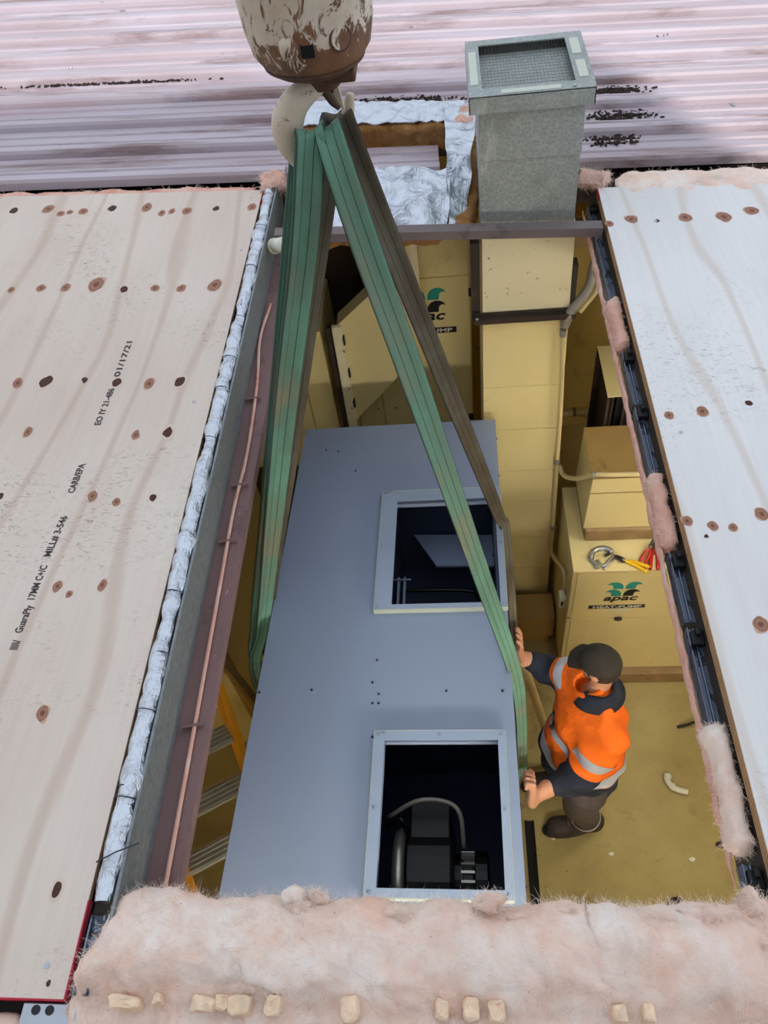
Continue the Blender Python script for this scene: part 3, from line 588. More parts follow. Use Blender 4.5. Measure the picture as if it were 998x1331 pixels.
obj('box_body', box(p0.x-.03, p0.x+.03, p0.y-.02, p0.y+.03, p0.z-.06, p0.z+.045), M['pvc'], jb, bevel=.006); obj('cover', box(p0.x-.026, p0.x+.026, p0.y-.026, p0.y-.02, p0.z-.052, p0.z+.037), M['pvc'], jb, bevel=.003); obj('switch', box(p0.x-.02, p0.x-.008, p0.y-.032, p0.y-.026, p0.z-.02, p0.z+.01), M['inkblack'], jb)
obj('cable_gland', tube([(p0.x+.012, p0.y, p0.z+.045), (p0.x+.012, p0.y, p0.z+.07)], .014, 10), M['pipe_grey'], jb)

# ================================================================== LOGO
def logo(parent, org, ux, uy, s):
    """wave-crest mark, lettering and band on a cabinet panel; s = mark width; org = centre of the mark"""
    org, ux, uy = Vector(org), Vector(ux).normalized(), Vector(uy).normalized()
    R_ = [(.08, 0), (.08, .40), (.13, .62), (.26, .82), (.46, .95), (.66, .97), (.84, .90), (1.0, .68), (.90, .74), (.80, .70), (.76, .58), (.80, .50), (.70, .52), (.62, .44), (.58, .26), (.56, 0)]
    # crest: solid stem with a curling tip to one side
    R_ = [(.04, .0), (.04, .30), (.10, .58), (.24, .82), (.46, .96), (.70, .94), (.90, .80), (1.0, .56), (.86, .64), (.74, .58), (.66, .44), (.64, .22), (.62, .0)]
    q = s*.48; hh = s*.36
    for nm, mx, my, m in [('logo_crest', -1, 1, 'teal'), ('logo_crest', 1, 1, 'teal'), ('logo_crest', -1, 0, 'teal'), ('logo_crest', 1, 0, 'inkblack')]:
        dx = -.06*s if my == 0 else 0
        P = [org+ux*(mx*(a*q+.01*s)+dx*.3)+uy*((my-1)*(hh+.02*s)+b*hh) for a, b in R_]
        obj(nm, prism(P, ux.cross(uy)*.0012), M[m], parent)
    obj('logo_lettering', fit_text('apac', org-ux*s*.54-uy*s*.62, org+ux*s*.46-uy*s*.62, s*.40, uy, bold=s*.010, ext=.0008, shear=.25), M['inkblack'], parent)
    ap = org+ux*s*.015-uy*s*.36; obj('logo_apostrophe', prism([ap, ap+ux*s*.035, ap+ux*s*.02-uy*s*.05, ap-ux*s*.01-uy*s*.05], ux.cross(uy)*.0010), M['inkblack'], parent)
    bd = org-uy*s*.96; P = [bd-ux*s*.92-uy*s*.09, bd+ux*s*.72-uy*s*.09, bd+ux*s*.72+uy*s*.09, bd-ux*s*.92+uy*s*.09]
    obj('logo_band', prism(P, ux.cross(uy)*.0010), M['inkblack'], parent)
    obj('logo_lettering', fit_text('HEAT-PUMP', bd-ux*s*.80-uy*s*.06+ux.cross(uy)*.001, bd+ux*s*.62-uy*s*.06+ux.cross(uy)*.001, s*.165, uy, bold=s*.004, ext=.0008), M['inkwhite'], parent)
    st = bd-uy*s*.20; obj('sticker', prism([st-ux*s*.28-uy*s*.06, st+ux*s*.28-uy*s*.06, st+ux*s*.28+uy*s*.06, st-ux*s*.28+uy*s*.06], ux.cross(uy)*.0008), M['inkwhite'], parent)

# ================================================================== HEAT PUMP CABINET (right)
HX0, HX1, HY0, HY1, HZ0, HZ1 = .515, 1.42, 2.19, 2.73, ZF+.11, -1.665
hp = thing('heat_pump_cabinet', 'yellow heat pump cabinet with tools lying on its top', 'cabinet', ((HX0+HX1)/2, (HY0+HY1)/2, ZF))
obj('casing', box(HX0, HX1, HY0+.012, HY1, HZ0, HZ1-.004), M['yellow'], hp, bevel=.004)
obj('top_sheet', box(HX0-.002, HX1+.002, HY0-.002, HY1+.002, HZ1-.006, HZ1), M['yellow'], hp, bevel=.003)
zm = py(790, 804, HY0).z
obj('front_panel', box(HX0+.022, 1.19, HY0+.002, HY0+.014, zm+.002, HZ1-.016), M['yellow'], hp, bevel=.002); obj('front_panel', box(1.194, HX1-.02, HY0+.002, HY0+.014, zm+.002, HZ1-.016), M['yellow'], hp, bevel=.002)
obj('front_panel', box(HX0+.022, HX1-.02, HY0+.002, HY0+.014, HZ0+.008, zm-.002), M['yellow'], hp, bevel=.002)
lt = py(803, 803, HY0); obj('latch', merge(box(lt.x-.02, lt.x+.02, HY0-.012, HY0+.002, lt.z-.012, lt.z+.006), box(lt.x-.008, lt.x+.008, HY0-.02, HY0-.008, lt.z-.004, lt.z+.02)), M['blacksteel'], hp, bevel=.003)
obj('plinth', box(HX0+.01, HX1, HY0-.04, HY1, ZF, HZ0), M['timber'], hp, bevel=.003)
for x, z in [(HX0+.008, HZ1-.012), (HX0+.008, zm), (HX0+.008, HZ0+.03)]: obj('rivet', lathe([(.005, 0), (.004, .003)], 8, (x, HY0+.012, z), (0, -1, 0)), M['blacksteel'], hp)
lc = py(811, 766, HY0+.001); logo(hp, (lc.x, HY0+.0015, lc.z+.005), (1, 0, 0), (0, 0, 1), .175)

# tapered discharge duct on the cabinet
dd = thing('discharge_duct', 'yellow box duct with a brown flat top standing on the heat pump cabinet', 'duct', (.8, 2.55, HZ1))
z1 = -1.2; zt = -1.575
V = [(.575, 2.385, zt), (1.06, 2.385, zt), (1.06, 2.72, zt), (.575, 2.72, zt), (.585, 2.385, z1), (1.0, 2.385, z1), (1.0, 2.71, z1), (.585, 2.71, z1)]
obj('duct_shell', (V, box(0, 1, 0, 1, 0, 1)[1]), M['yellow'], dd, bevel=.003)
obj('top_plate', box(.582, .79, 2.382, 2.713, z1, z1+.003), M['yellow_dark'], dd); obj('top_plate', box(.792, 1.0, 2.382, 2.713, z1, z1+.003), M['yellow_dark'], dd)
obj('seam', box(.578, 1.02, 2.382, 2.386, z1-.105, z1-.101), M['yellow_dark'], dd)
obj('canvas_collar', merge(box(.585, 1.04, 2.37, 2.71, HZ1, zt)), M['timber'], dd, bevel=.012)
pp = [py(727, 605, 2.66), py(733, 618, 2.6), py(748, 622, 2.50), py(772, 622, 2.40), py(800, 617, 2.39), py(850, 619, 2.39)]
for p in pp[3:]: p.z = max(p.z, z1+.012)
conduit('flexible_conduit', 'pale flexible conduit lying across the brown top of the box duct', pp, .012, 'pvc_old', [(pp[3]-Vector((.012, 0, 0)), pp[3]+Vector((.012, 0, 0)))])
# open mouth duct behind
f1, b1 = py(789, 516, 2.74), None
zt2 = f1.z; bk = pz(777, 450, zt2)
od = thing('open_duct', 'open yellow duct hood with a dark mouth behind the brown-topped box', 'duct', (.85, 2.9, ZF))
X0 = (f1.x+bk.x)/2
obj('top_sheet', box(X0, X0+.5, 2.74, bk.y, zt2-.004, zt2), M['yellow'], od)
obj('back_sheet', box(X0, X0+.5, bk.y-.004, bk.y, ZF, zt2-.004), M['brown_dark'], od); obj('lining', box(X0+.06, X0+.5, 2.80, bk.y-.004, ZF, zt2-.012), M['void'], od)  # black block paints the darkness inside the open duct
obj('mouth_frame', merge(box(X0, X0+.012, 2.74, 2.752, ZF, zt2-.004), box(X0, X0+.012, bk.y-.016, bk.y-.004, ZF, zt2-.004), box(X0+.03, X0+.036, 2.76, bk.y-.02, ZF, zt2-.02), box(X0+.09, X0+.1, 2.78, 2.80, ZF, zt2-.02)), M['brown_dark'], od)
a, b = py(733, 536, 3.3), py(764, 536, 3.3)
yp = thing('wall_pipe', 'short yellow pipe with coupling running level behind the open duct', 'pipe', a)
obj('pipe', tube([a-Vector((.2, 0, 0)), b+Vector((.15, 0, 0))], .022, 12), M['yellow'], yp, smooth=True); obj('coupling', tube([b-Vector((.03, 0, 0)), b], .028, 12), M['yellow'], yp)
obj('pipe_clip', tube([a+Vector((.05, 0, 0)), a+Vector((.065, 0, 0))], .026, 12), M['yellow_dark'], yp)
q = py(758, 309, 3.9); obj('timber_beam', box(q.x-.3, q.x+1.4, 3.9, 4.0, q.z-.06, q.z+.07), M['timber'], bevel=.004, label='brown timber beam across the back wall right of the tall duct', cat='beam')

# ================================================================== TOOLS on the cabinet
TZ = HZ1
def on(x, y, h=.008): p = pz(x, y, TZ+h); return p
def plier(name, label, head, pivot, h1, h2, mat, r=.0085, jawm='blacksteel', group=None):
    t = thing(name, label, 'pliers', Vector((pivot.x, pivot.y, TZ)))
    d = (head-pivot).normalized(); s = Vector((-d.y, d.x, 0))
    for sg in (-1, 1):
        obj('jaw', prism([pivot+s*sg*.003-d*.012, pivot+s*sg*.014, pivot+s*sg*.012+d*(head-pivot).length*.6, head+s*sg*.002, pivot+s*sg*.0015+d*(head-pivot).length*.5], (0, 0, .008)), M[jawm], t, bevel=.0015)
    obj('pivot_bolt', lathe([(.007, .008), (.007, .0105), (.004, .0115)], 10, Vector((pivot.x, pivot.y, pivot.z))), M['steel'], t)
    for hpt in (h1, h2):
        sd = s if (hpt-pivot).dot(s) > 0 else -s
        mid = pivot.lerp(hpt, .45)+sd*.008; obj('handle', tube(smooth_path([pivot+Vector((0, 0, .004)), pivot.lerp(hpt, .2)+sd*.006, mid, hpt], 4), [r*.6]*4+[r]*8+[r*.85], 8), M[mat], t, smooth=True)
    return t
plier('cutting_pliers', 'yellow-handled cutters lying on the cabinet top', on(797, 722), on(810, 729), on(846, 738), on(841, 744), 'yhandle', .010)
plier('side_cutters', 'red-handled pliers lying upright on the cabinet top, jaws away', on(851, 703), on(851, 713), on(845, 740), on(855, 740), 'rhandle', .010)
plier('combination_pliers', 'red and yellow pliers leaning against the box duct collar', on(852, 699, .06), on(845, 712, .03), on(831, 731), on(838, 733), 'rhandle', .008)
t0 = on(863, 724, .0); tr = thing('tape_roll', 'small black tape roll beside the red pliers', 'tape', t0)
obj('roll', ([tuple(Vector(v)) for v in lathe([(.016, 0), (.030, 0), (.030, .018), (.016, .018), (.016, 0)], 20, t0)[0]], lathe([(.016, 0), (.030, 0), (.030, .018), (.016, .018), (.016, 0)], 20, t0)[1][:-2]), M['black'], tr); obj('core', ([tuple(v) for v in lathe([(.0155, .001), (.0155, .017)], 16, t0)[0]], lathe([(.0155, .001), (.0155, .017)], 16, t0)[1][:-2]), M['pvc_old'], tr)
gp = on(782, 727, 0); gr = thing('locking_grips', 'silver locking grips with curved jaws on the cabinet top', 'pliers', gp)
obj('jaw', tube(smooth_path([on(768, 728), on(770, 718), on(780, 713), on(790, 714), on(796, 719)], 4), [.008]+[.014]*15+[.010], 8), M['steel'], gr, smooth=True)
obj('jaw', tube(smooth_path([on(766, 726), on(772, 732), on(776, 739)], 4), .010, 8), M['steel'], gr, smooth=True)
obj('handle', tube(smooth_path([on(776, 728), on(784, 736), on(792, 728), on(798, 722)], 4), .007, 8), M['steel'], gr, smooth=True); obj('handle', tube([on(785, 740), on(799, 724)], .007, 8), M['aluminium'], gr, smooth=True); obj('adjusting_screw', tube([on(786, 722, .012), on(792, 719, .014)], .009, 8), M['blacksteel'], gr)

# ================================================================== LEFT SIDE PLANT
cbt = thing('heat_pump_cabinet', 'yellow cabinet behind the slings, its emblem half hidden', 'cabinet', (-.25, 3.4, ZF))
CY = 3.12
a = py(545, 362, CY); b = py(613, 545, CY); tp = py(580, 306, CY)
cx0, cx1 = -.27, py(613, 450, CY).x; zl = py(545, 497, CY).z
obj('casing', merge(box(cx0, cx1, CY+.012, CY+.32, zl+.06, tp.z+.12), box(-.655, cx1, CY+.012, CY+.32, ZF, zl+.06)), M['yellow'], cbt)
obj('upper_panel', box(cx0+.01, cx1-.006, CY, CY+.012, a.z+.002, tp.z+.11), M['yellow'], cbt, bevel=.002)
zl = py(545, 497, CY).z
obj('door', box(cx0+.01, cx1-.006, CY, CY+.012, zl-.5, a.z-.002), M['yellow'], cbt, bevel=.002)
obj('lower_panel', box(-.42, -.265, CY, CY+.012, zl-.6, zl+.05), M['yellow'], cbt, bevel=.002); obj('lower_panel', box(-.56, -.425, CY, CY+.012, zl-.6, zl+.05), M['yellow'], cbt, bevel=.002)
for y in (378, 540):
    p = py(612, y, CY); obj('latch', box(p.x-.012, p.x+.016, CY-.02, CY, p.z-.018, p.z+.018), M['black'], cbt, bevel=.003)
for x, y in [(492, 531), (515, 530)]:
    p = py(x, y, CY); obj('screw', lathe([(.007, 0), (.005, .005)], 8, p, (0, -1, 0)), M['steel'], cbt)
lc = py(554, 390, CY); logo(cbt, (lc.x, CY-.0005, lc.z), (1, 0, 0), (0, 0, 1), .19)
# hopper duct
HYY = 3.0
hd = thing('hopper_duct', 'pale yellow angled hopper duct crossing behind the green sling', 'duct', py(480, 552, HYY))
P = [py(x, y, HYY) for x, y in [(437, 424), (470, 393), (502, 364), (520, 335), (533, 303), (540, 303), (545, 440), (535, 470), (500, 508), (456, 553), (452, 590), (448, 540)]]
obj('side_panel', prism(P, (0, .10, 0)), M['yellow'], hd)
q0, q1 = py(437, 424, HYY-.01), py(463, 575, HYY-.01)
obj('flange', bar(q0, q1, .045, .02, (0, 1, 0)), M['cream'], hd); obj('flange', bar(q0-Vector((.04, 0, 0)), q1-Vector((.04, 0, 0)), .018, .03, (0, 1, 0)), M['blacksteel'], hd)
obj('corner_strip', box(P[5].x-.03, P[5].x, HYY-.006, HYY, P[6].z, P[5].z), M['cream'], hd)
for k in range(4):
    p = q0.lerp(q1, .1+.26*k); obj('clip', box(p.x+.02, p.x+.03, HYY-.02, HYY, p.z-.03, p.z+.02), M['blacksteel'], hd)
# left long duct
z_ = py(400, 432, 3.02).z
ld = thing('return_duct', 'pale yellow horizontal duct at far left behind the sling bundle', 'duct', (-1.0, 3.2, z_-.9))
for x0, x1 in [(-1.75, -1.22), (-1.215, -.80), (-.795, -.665)]: obj('duct_section', box(x0, x1, 3.02, 3.45, z_-.95, z_), M['yellow'], ld, bevel=.003)
obj('shade_panel', box(-1.8, -.17, 3.46, 3.50, -1.7, -.20), M['brown_dark'], label='dark sheet standing in for the shaded void behind the hopper duct', cat='shade panel')  # dark sheet painted in place of shade above the hopper
# left cabinet / panel
lp = thing('side_duct', 'amber-yellow tall side duct between the brown flange and the left slings', 'duct', (-1.5, 2.3, ZF))
obj('duct_shell', box(-1.80, -1.20, 1.80, 2.40, ZF, -.95), M['yellow'], lp, bevel=.004); obj('duct_shell', box(-1.78, -1.22, 2.41, 2.98, ZF, -.75), M['yellow'], lp, bevel=.004)
obj('corner_angle', box(-1.205, -1.17, 1.755, 1.80, ZF, -.95), M['yellow_dark'], lp)
obj('seam_strip', box(-1.2, -1.194, 1.77, 2.40, -1.42, -1.40), M['yellow_dark'], lp)

# ladder
la = thing('step_ladder', 'amber fibreglass ladder with ribbed aluminium treads leaning left of the unit', 'ladder', (-.8, .35, ZF))
R0 = Vector((-1.045, 1.443, -1.2)); dn = Vector((.11, -.32, -.45))/.45; wv = Vector((-.33, -.18, 0))
def lad(z, s=0): return R0+dn*(-1.2-z)+wv*s
for s_ in (0, 1): obj('rail', bar(lad(-1.0, s_), lad(ZF, s_), .03, .075, (wv.y, -wv.x, .3)), M['ladder'], la, bevel=.003)
k = 0; z = -1.05
while z > -2.7:
    a, b = lad(z, .03), lad(z, .97); tw = Vector((.45, -.85, 0)); 
    tr_ = obj('tread', bar(a, b, .085, .022, (0, 0, 1)), M['aluminium'], la, bevel=.002)
    sdir = (b-a).normalized().cross(Vector((0, 0, 1)))
    for q in (-.03, -.01, .01, .03): obj('tread_rib', bar(a+sdir*q+Vector((0, 0, .012)), b+sdir*q+Vector((0, 0, .012)), .007, .006), M['aluminium'], tr_)
    z -= .185
for s_ in (0, 1): obj('foot', bar(lad(ZF+.06, s_), lad(ZF+.0, s_), .04, .085, (wv.y, -wv.x, .3)), M['black'], la)
obj('brace_rail', bar((-1.15, 1.62, -1.0), (-.97, 1.52, -1.75), .03, .05), M['yellow_dark'], la)

# ================================================================== AIR UNIT
UO = Vector((.1518, 2.601, -1.0)); ya, pi_, ro = -.0121, -.0843, -.014
UM = Matrix.Translation(UO) @ Matrix.Rotation(ya, 4, 'Z') @ Matrix.Rotation(pi_, 4, 'X') @ Matrix.Rotation(ro, 4, 'Y')
UW, UL, UH = .89, 2.28, .98
un = bpy.data.objects.new('air_handling_unit', None); COL.objects.link(un); un.matrix_world = UM @ Matrix.Translation((-UW/2, -UL/2, -UH)); BASE[un.name] = Vector((-UW/2, -UL/2, -UH))
setp(un, 'long blue-grey air handling unit hanging in the slings, two framed openings on top', 'air conditioner')
def ul(x, y, zl=0):
    n_ = UM.to_3x3() @ Vector((0, 0, 1)); o = UM @ Vector((0, 0, zl)); d = ray(x, y); p = EYE+d*((o-EYE).dot(n_)/d.dot(n_)); return UM.inverted() @ p
H1 = (-.432, -.022, -1.060, -.522); H2 = (-.425, -.055, -2.066, -1.602)
def holed(x0, x1, y0, y1, holes, z0, z1):
    xs = sorted({x0, x1, *[h[i] for h in holes for i in (0, 1)]}); ys = sorted({y0, y1, *[h[i] for h in holes for i in (2, 3)]}); gs = []
    for yi in range(len(ys)-1):
        run = None
        for xi in range(len(xs)-1):
            cx_, cy_ = (xs[xi]+xs[xi+1])/2, (ys[yi]+ys[yi+1])/2; hole = any(h[0] < cx_ < h[1] and h[2] < cy_ < h[3] for h in holes)
            if not hole: run = (xs[xi], xs[xi+1]) if run is None else (run[0], xs[xi+1])
            if (hole or xi == len(xs)-2) and run: gs.append(box(run[0], run[1], ys[yi], ys[yi+1], z0, z1)); run = None
    return merge(*gs)
obj('top_panel', holed(-UW, 0, -UL, 0, [H1, H2], -.018, 0), M['unit'], un)
obj('side_panel', box(-.02, 0, -UL, 0, -UH, -.018), M['unit'], un); obj('side_panel', box(-UW, -UW+.02, -UL, 0, -UH, -.018), M['unit'], un)
obj('end_panel', box(-UW+.02, -.02, -.02, 0, -UH, -.018), M['unit'], un); obj('end_panel', box(-UW+.02, -.02, -UL, -UL+.02, -UH, -.018), M['unit'], un)
obj('base_panel', box(-UW+.02, -.02, -UL+.02, -.02, -UH, -UH+.02), M['unit_in'], un)
obj('divider', box(-UW+.02, -.02, -1.34, -1.32, -UH+.02, -.018), M['unit_in'], un)
obj('lining', merge(box(-.034, -.02, -UL+.02, -1.34, -UH+.02, -.02), box(-.60, -.585, -UL+.02, -1.34, -UH+.02, -.02), box(-.585, -.034, -1.352, -1.34, -UH+.02, -.02), box(-.585, -.034, -UL+.02, -2.2, -UH+.02, -.02), box(-.585, -.034, -2.2, -1.352, -.80, -.78)), M['unit_in'], un)
obj('inner_wall', merge(box(-.034, -.02, -1.32, -.02, -UH+.02, -.02), box(-.49, -.475, -1.32, -.02, -UH+.02, -.02), box(-.475, -.034, -.30, -.285, -UH+.02, -.02), box(-.475, -.034, -1.32, -.30, -.72, -.70)), M['unit_in2'], un)
# pale four-sided panel seen through the far opening
bq = [ul(538, 695, -.36), ul(645, 695, -.36), ul(646, 735, -.36), ul(567, 735, -.36)]
obj('pale_panel', prism(bq, (0, 0, -.012)), M['unit'], un)
for y in (703, 722): obj('screw', lathe([(.006, 0), (.004, .004)], 8, ul(641, y, -.36)), M['black'], un)
a, b = ul(521, 750, -.30), ul(518, 800, -.30); obj('guide_rail', merge(box(a.x-.014, a.x-.004, b.y-.2, a.y, -.34, -.30), box(a.x+.012, a.x+.022, b.y-.2, a.y, -.34, -.30)), M['unit_trim'], un, bevel=.002)
obj('guide_bolt', tube([(a.x-.03, a.y-.02, -.295), (a.x+.045, a.y-.02, -.295)], .004, 8), M['steel'], un)
obj('pipe', tube(smooth_path([ul(524, 768, -.5), ul(560, 767, -.5), ul(610, 768, -.5), ul(622, 776, -.5), ul(625, 800, -.5)], 4), .010, 8), M['blk_gloss'], un, smooth=True)
def flange(o, h, wl, wr, wf, wn, zt):
    """raised angle frame round an opening: o outer rect, h hole"""
    x0, x1, y0, y1 = o
    fr = obj('opening_frame', merge(box(x0, x0+wl, y0, y1, zt-.003, zt), box(x1-wr, x1, y0, y1, zt-.003, zt), box(x0+wl, x1-wr, y1-wf, y1, zt-.0032, zt-.0002), box(x0+wl, x1-wr, y0, y0+wn, zt-.0032, zt-.0002)), M['unit_trim'], un)
    obj('frame_upstand', merge(box(x0-.002, x0+.001, y0, y1, 0, zt), box(x1-.001, x1+.002, y0, y1, 0, zt), box(x0, x1, y0-.002, y0+.001, 0, zt), box(x0, x1, y1-.001, y1+.002, 0, zt)), M['unit_edge'], fr)
    for a, b in [(x0+.014, y1-.014), (x1-.014, y1-.014), (x0+.014, y0+.014), (x1-.014, y0+.014), ((x0+x1)/2, y1-.014), (x0+.014, (y0+y1)/2), (x1-.012, (y0+y1)/2), (x0+.03, y1-.008)]:
        obj('screw', lathe([(.0055, zt), (.005, zt+.002), (.003, zt+.003)], 8, (a, b, 0)), M['steel'], fr)
flange((-.494, .000, -1.082, -.462), H1, .066, .024, .062, .022, .024)
flange((-.458, -.034, -2.088, -1.572), H2, .034, .024, .034, .026, .022)
for x, y in [(337, 900), (405, 897), (490, 858), (484, 887), (492, 902), (484, 914), (492, 914), (440, 587), (424, 585), (462, 612), (580, 898), (653, 898), (484, 958)]:
    obj('rivet', lathe([(.005, 0), (.0045, .002), (.002, .003)], 8, ul(x, y)), M['wire'], un)
for k in range(9):
    obj('rivet', lathe([(.006, -.004), (.005, .003)], 8, (0, -.12-k*.24, -.012), (1, 0, 0)), M['black'], un)
# blower behind the near opening
bl = obj('blower_scroll', merge(lathe([(.02, 0), (.165, 0), (.17, .01), (.17, .145), (.165, .155), (.02, .155)], 28, (-.37, -1.915, -.36), (1, 0, 0)), box(-.355, -.225, -1.93, -1.70, -.42, -.215)), M['blk_gloss'], un, smooth=False, bevel=.004)
obj('inlet_ring', lathe([(.10, -.045), (.155, -.04), (.165, -.02), (.15, .0)], 28, (-.37, -1.915, -.36), (1, 0, 0)), M['aluminium'], bl, smooth=True)
obj('motor_body', lathe([(.05, .155), (.085, .157), (.085, .185), (.075, .187), (.075, .215)], 24, (-.37, -1.915, -.36), (1, 0, 0)), M['blk_gloss'], bl)
for k in range(20):
    a = 2*math.pi*k/20; c = Vector((-.37+.20, -1.915+math.cos(a)*.080, -.36+math.sin(a)*.080)); rad = Vector((0, math.cos(a), math.sin(a)))
    obj('cooling_fin', bar(c-Vector((.022, 0, 0)), c+Vector((.022, 0, 0)), .008, .022, rad), M['aluminium'], bl)
obj('motor_cap', lathe([(.09, .222), (.095, .225), (.095, .262), (.085, .268), (.02, .27)], 24, (-.37, -1.915, -.36), (1, 0, 0)), M['blk_gloss'], bl)
obj('motor_lead', tube(smooth_path([(-.43, -1.76, -.22), (-.33, -1.735, -.15), (-.24, -1.735, -.15), (-.19, -1.77, -.16), (-.18, -1.85, -.24)], 5), .008, 8), M['pipe_grey'], un, smooth=True)
obj('motor_lead', tube(smooth_path([(-.43, -1.80, -.20), (-.38, -1.795, -.15), (-.36, -1.83, -.2)], 5), .008, 8), M['blk_gloss'], un, smooth=True)

# ================================================================== HOOK BLOCK AND HOOK
HYc = 1.5
bc = Vector((-.240, HYc+.02, 0)); zb = py(395, 100, HYc-.03).z
hb = thing('hook_block', 'chipped cream and rust crane hook block hanging at the top', 'hook block', (bc.x, bc.y, zb))
obj('housing', lathe([(.03, zb), (.072, zb+.003), (.090, zb+.012), (.106, zb+.034), (.1145, zb+.075), (.118, zb+.15), (.12, zb+.28), (.10, zb+.31), (.03, zb+.33)], 48, (bc.x, bc.y, 0)), M['block'], hb, smooth=True)
obj('lower_rim', lathe([(.050, zb-.004), (.074, zb-.002), (.092, zb+.010), (.094, zb+.016), (.085, zb+.012)], 40, (bc.x, bc.y, 0)), M['rust'], hb, smooth=True)
def onblk(x, y, rr): # ray meets the cylinder of radius rr round the block axis
    d = ray(x, y); ox, oy = EYE.x-bc.x, EYE.y-bc.y; A = d.x**2+d.y**2; B = 2*(ox*d.x+oy*d.y); Cc = ox*ox+oy*oy-rr*rr; t = (-B-math.sqrt(max(0, B*B-4*A*Cc)))/(2*A); return EYE+d*t
p = onblk(442, 50, .113); nrm = Vector((p.x-bc.x, p.y-bc.y, 0)).normalized()
obj('plug', lathe([(.0005, .003), (.017, .003), (.018, -.006)], 24, p, nrm), M['block'], hb); obj('plug_ring', lathe([(.018, -.006), (.018, .001), (.0195, .002), (.021, .001), (.021, -.006)], 24, p, nrm), M['rust'], hb)
p = onblk(399, 62, .110); nrm = Vector((p.x-bc.x, p.y-bc.y, 0)).normalized(); tn = Vector((-nrm.y, nrm.x, 0))
obj('slot', prism([p+tn*a+Vector((0, 0, b))+nrm*.004 for a, b in [(-.011, -.014), (.011, -.016), (.011, .02), (-.011, .018)]], nrm*-.02), M['void'], hb)
p = onblk(375, 62, .110); nrm = Vector((p.x-bc.x, p.y-bc.y, 0)).normalized(); obj('lug', lathe([(.022, -.01), (.018, .004), (.010, .010), (.002, .012)], 18, p, nrm), M['block'], hb, smooth=True)
obj('swivel_bracket', merge(box(bc.x-.005, bc.x+.075, bc.y-.05, bc.y+.03, zb-.018, zb+.004), lathe([(.03, zb-.035), (.034, zb-.02), (.034, zb)], 20, (bc.x+.012, bc.y-.01, 0))), M['rust'], hb, bevel=.004)
for dx in (-.05, .05): obj('wire_rope', tube([(bc.x+dx, bc.y, zb+.3), (bc.x+dx, bc.y, zb+.40)], .009, 8), M['wire'], hb)
hk = thing('crane_hook', 'worn white crane hook under the block, carrying the slings', 'hook', py(385, 215, HYc))
hp_ = [(418, 98, 0, .017), (412, 108, 0, .019), (398, 119, 0, .023), (384, 133, -.005, .027), (375, 152, -.008, .0305), (374, 172, -.008, .030), (381, 192, 0, .026), (396, 207, .02, .023), (417, 205, .04, .021), (437, 190, .06, .018), (449, 165, .07, .015), (453, 140, .07, .012), (455, 122, .07, .008)]
pts = smooth_path([py(x, y, HYc+dy) for x, y, dy, r in hp_], 4); rad = [np.interp(i/4, range(len(hp_)), [q[3] for q in hp_]) for i in range(len(pts))]
obj('hook_body', tube(pts, [float(r) for r in rad], 18), M['hook'], hk, smooth=True)
lq = [py(x, y, HYc+.03) for x, y in [(421, 108), (436, 104), (442, 120), (448, 143), (440, 139), (424, 124)]]
obj('latch', prism(lq, (0, .008, 0)), M['hook'], hk, bevel=.001); obj('latch_pin', lathe([(.0075, -.004), (.0075, .012)], 14, py(429, 117, HYc+.03), (0, -1, .5)), M['rust'], hk)
obj('latch_strap', tube([py(416, 104, HYc+.02), py(421, 116, HYc+.015), py(432, 132, HYc+.02), py(440, 140, HYc+.03)], [.008, .009, .008, .005], 8), M['rust'], hk)

# ================================================================== SLINGS
def strap(parent, name, pts, wid, mat, side, th=.012, bulge=.006, nseg=8):
    P = smooth_path(pts, nseg); n = len(P); sd = [side]*n if not isinstance(side, list) else [Vector(side[0]).lerp(Vector(side[1]), i/(n-1)) for i in range(n)]
    wd = [float(np.interp(i/(n-1), np.linspace(0, 1, len(wid)), wid)) for i in range(n)]
    V, F = ribbon(P, wd, th, sd, bulge, 9); o = obj(name, (V, F), M[mat], parent, smooth=True)
    uv = o.data.uv_layers.new(name='UVMap'); nx = 9; m = 18
    L = [0]; [L.append(L[-1]+(P[i+1]-P[i]).length) for i in range(n-1)]
    for lp_ in o.data.loops:
        vi = lp_.vertex_index; i, j = divmod(vi, m); uu = (j if j < nx else 2*nx-1-j)/(nx-1); uv.data[lp_.index].uv = (uu, L[i])
    return o
S0 = py(408, 178, HYc+.02); TOP = Vector((0, 0, 1))
uw = lambda x, y, z: UM @ Vector((x, y, z))
sg = thing('lifting_sling', 'green webbing sling, one leg to each side of the hanging unit', 'sling', S0)
sd_ = thing('lifting_sling', 'dark soiled webbing sling looped over the hook behind the green one', 'sling', S0)
camx = Vector((.98, .18, -.1))
# green right leg
a = py(432, 190, HYc+.0); e = ul(663, 868); E1 = UM @ Vector((.006, e.y, .004)); E2 = pz(676, 925, -1.28); E3 = pz(678, 1010, -1.75)
strap(sg, 'sling_leg', [py(420, 215, HYc+.075), py(421, 185, HYc+.065), py(424, 168, HYc+.03), py(428, 170, HYc-.015), py(432, 192, HYc-.035), a.lerp(E1, .12)+Vector((0, -.012, -.005)), a.lerp(E1, .3), a.lerp(E1, .5), a.lerp(E1, .75), E1, E2, E3], [.042, .045, .048, .05, .056, .062, .064, .058, .054, .05, .045, .045], 'strapG', [Vector((.9, .3, .25)), Vector((.85, .4, -.1))])
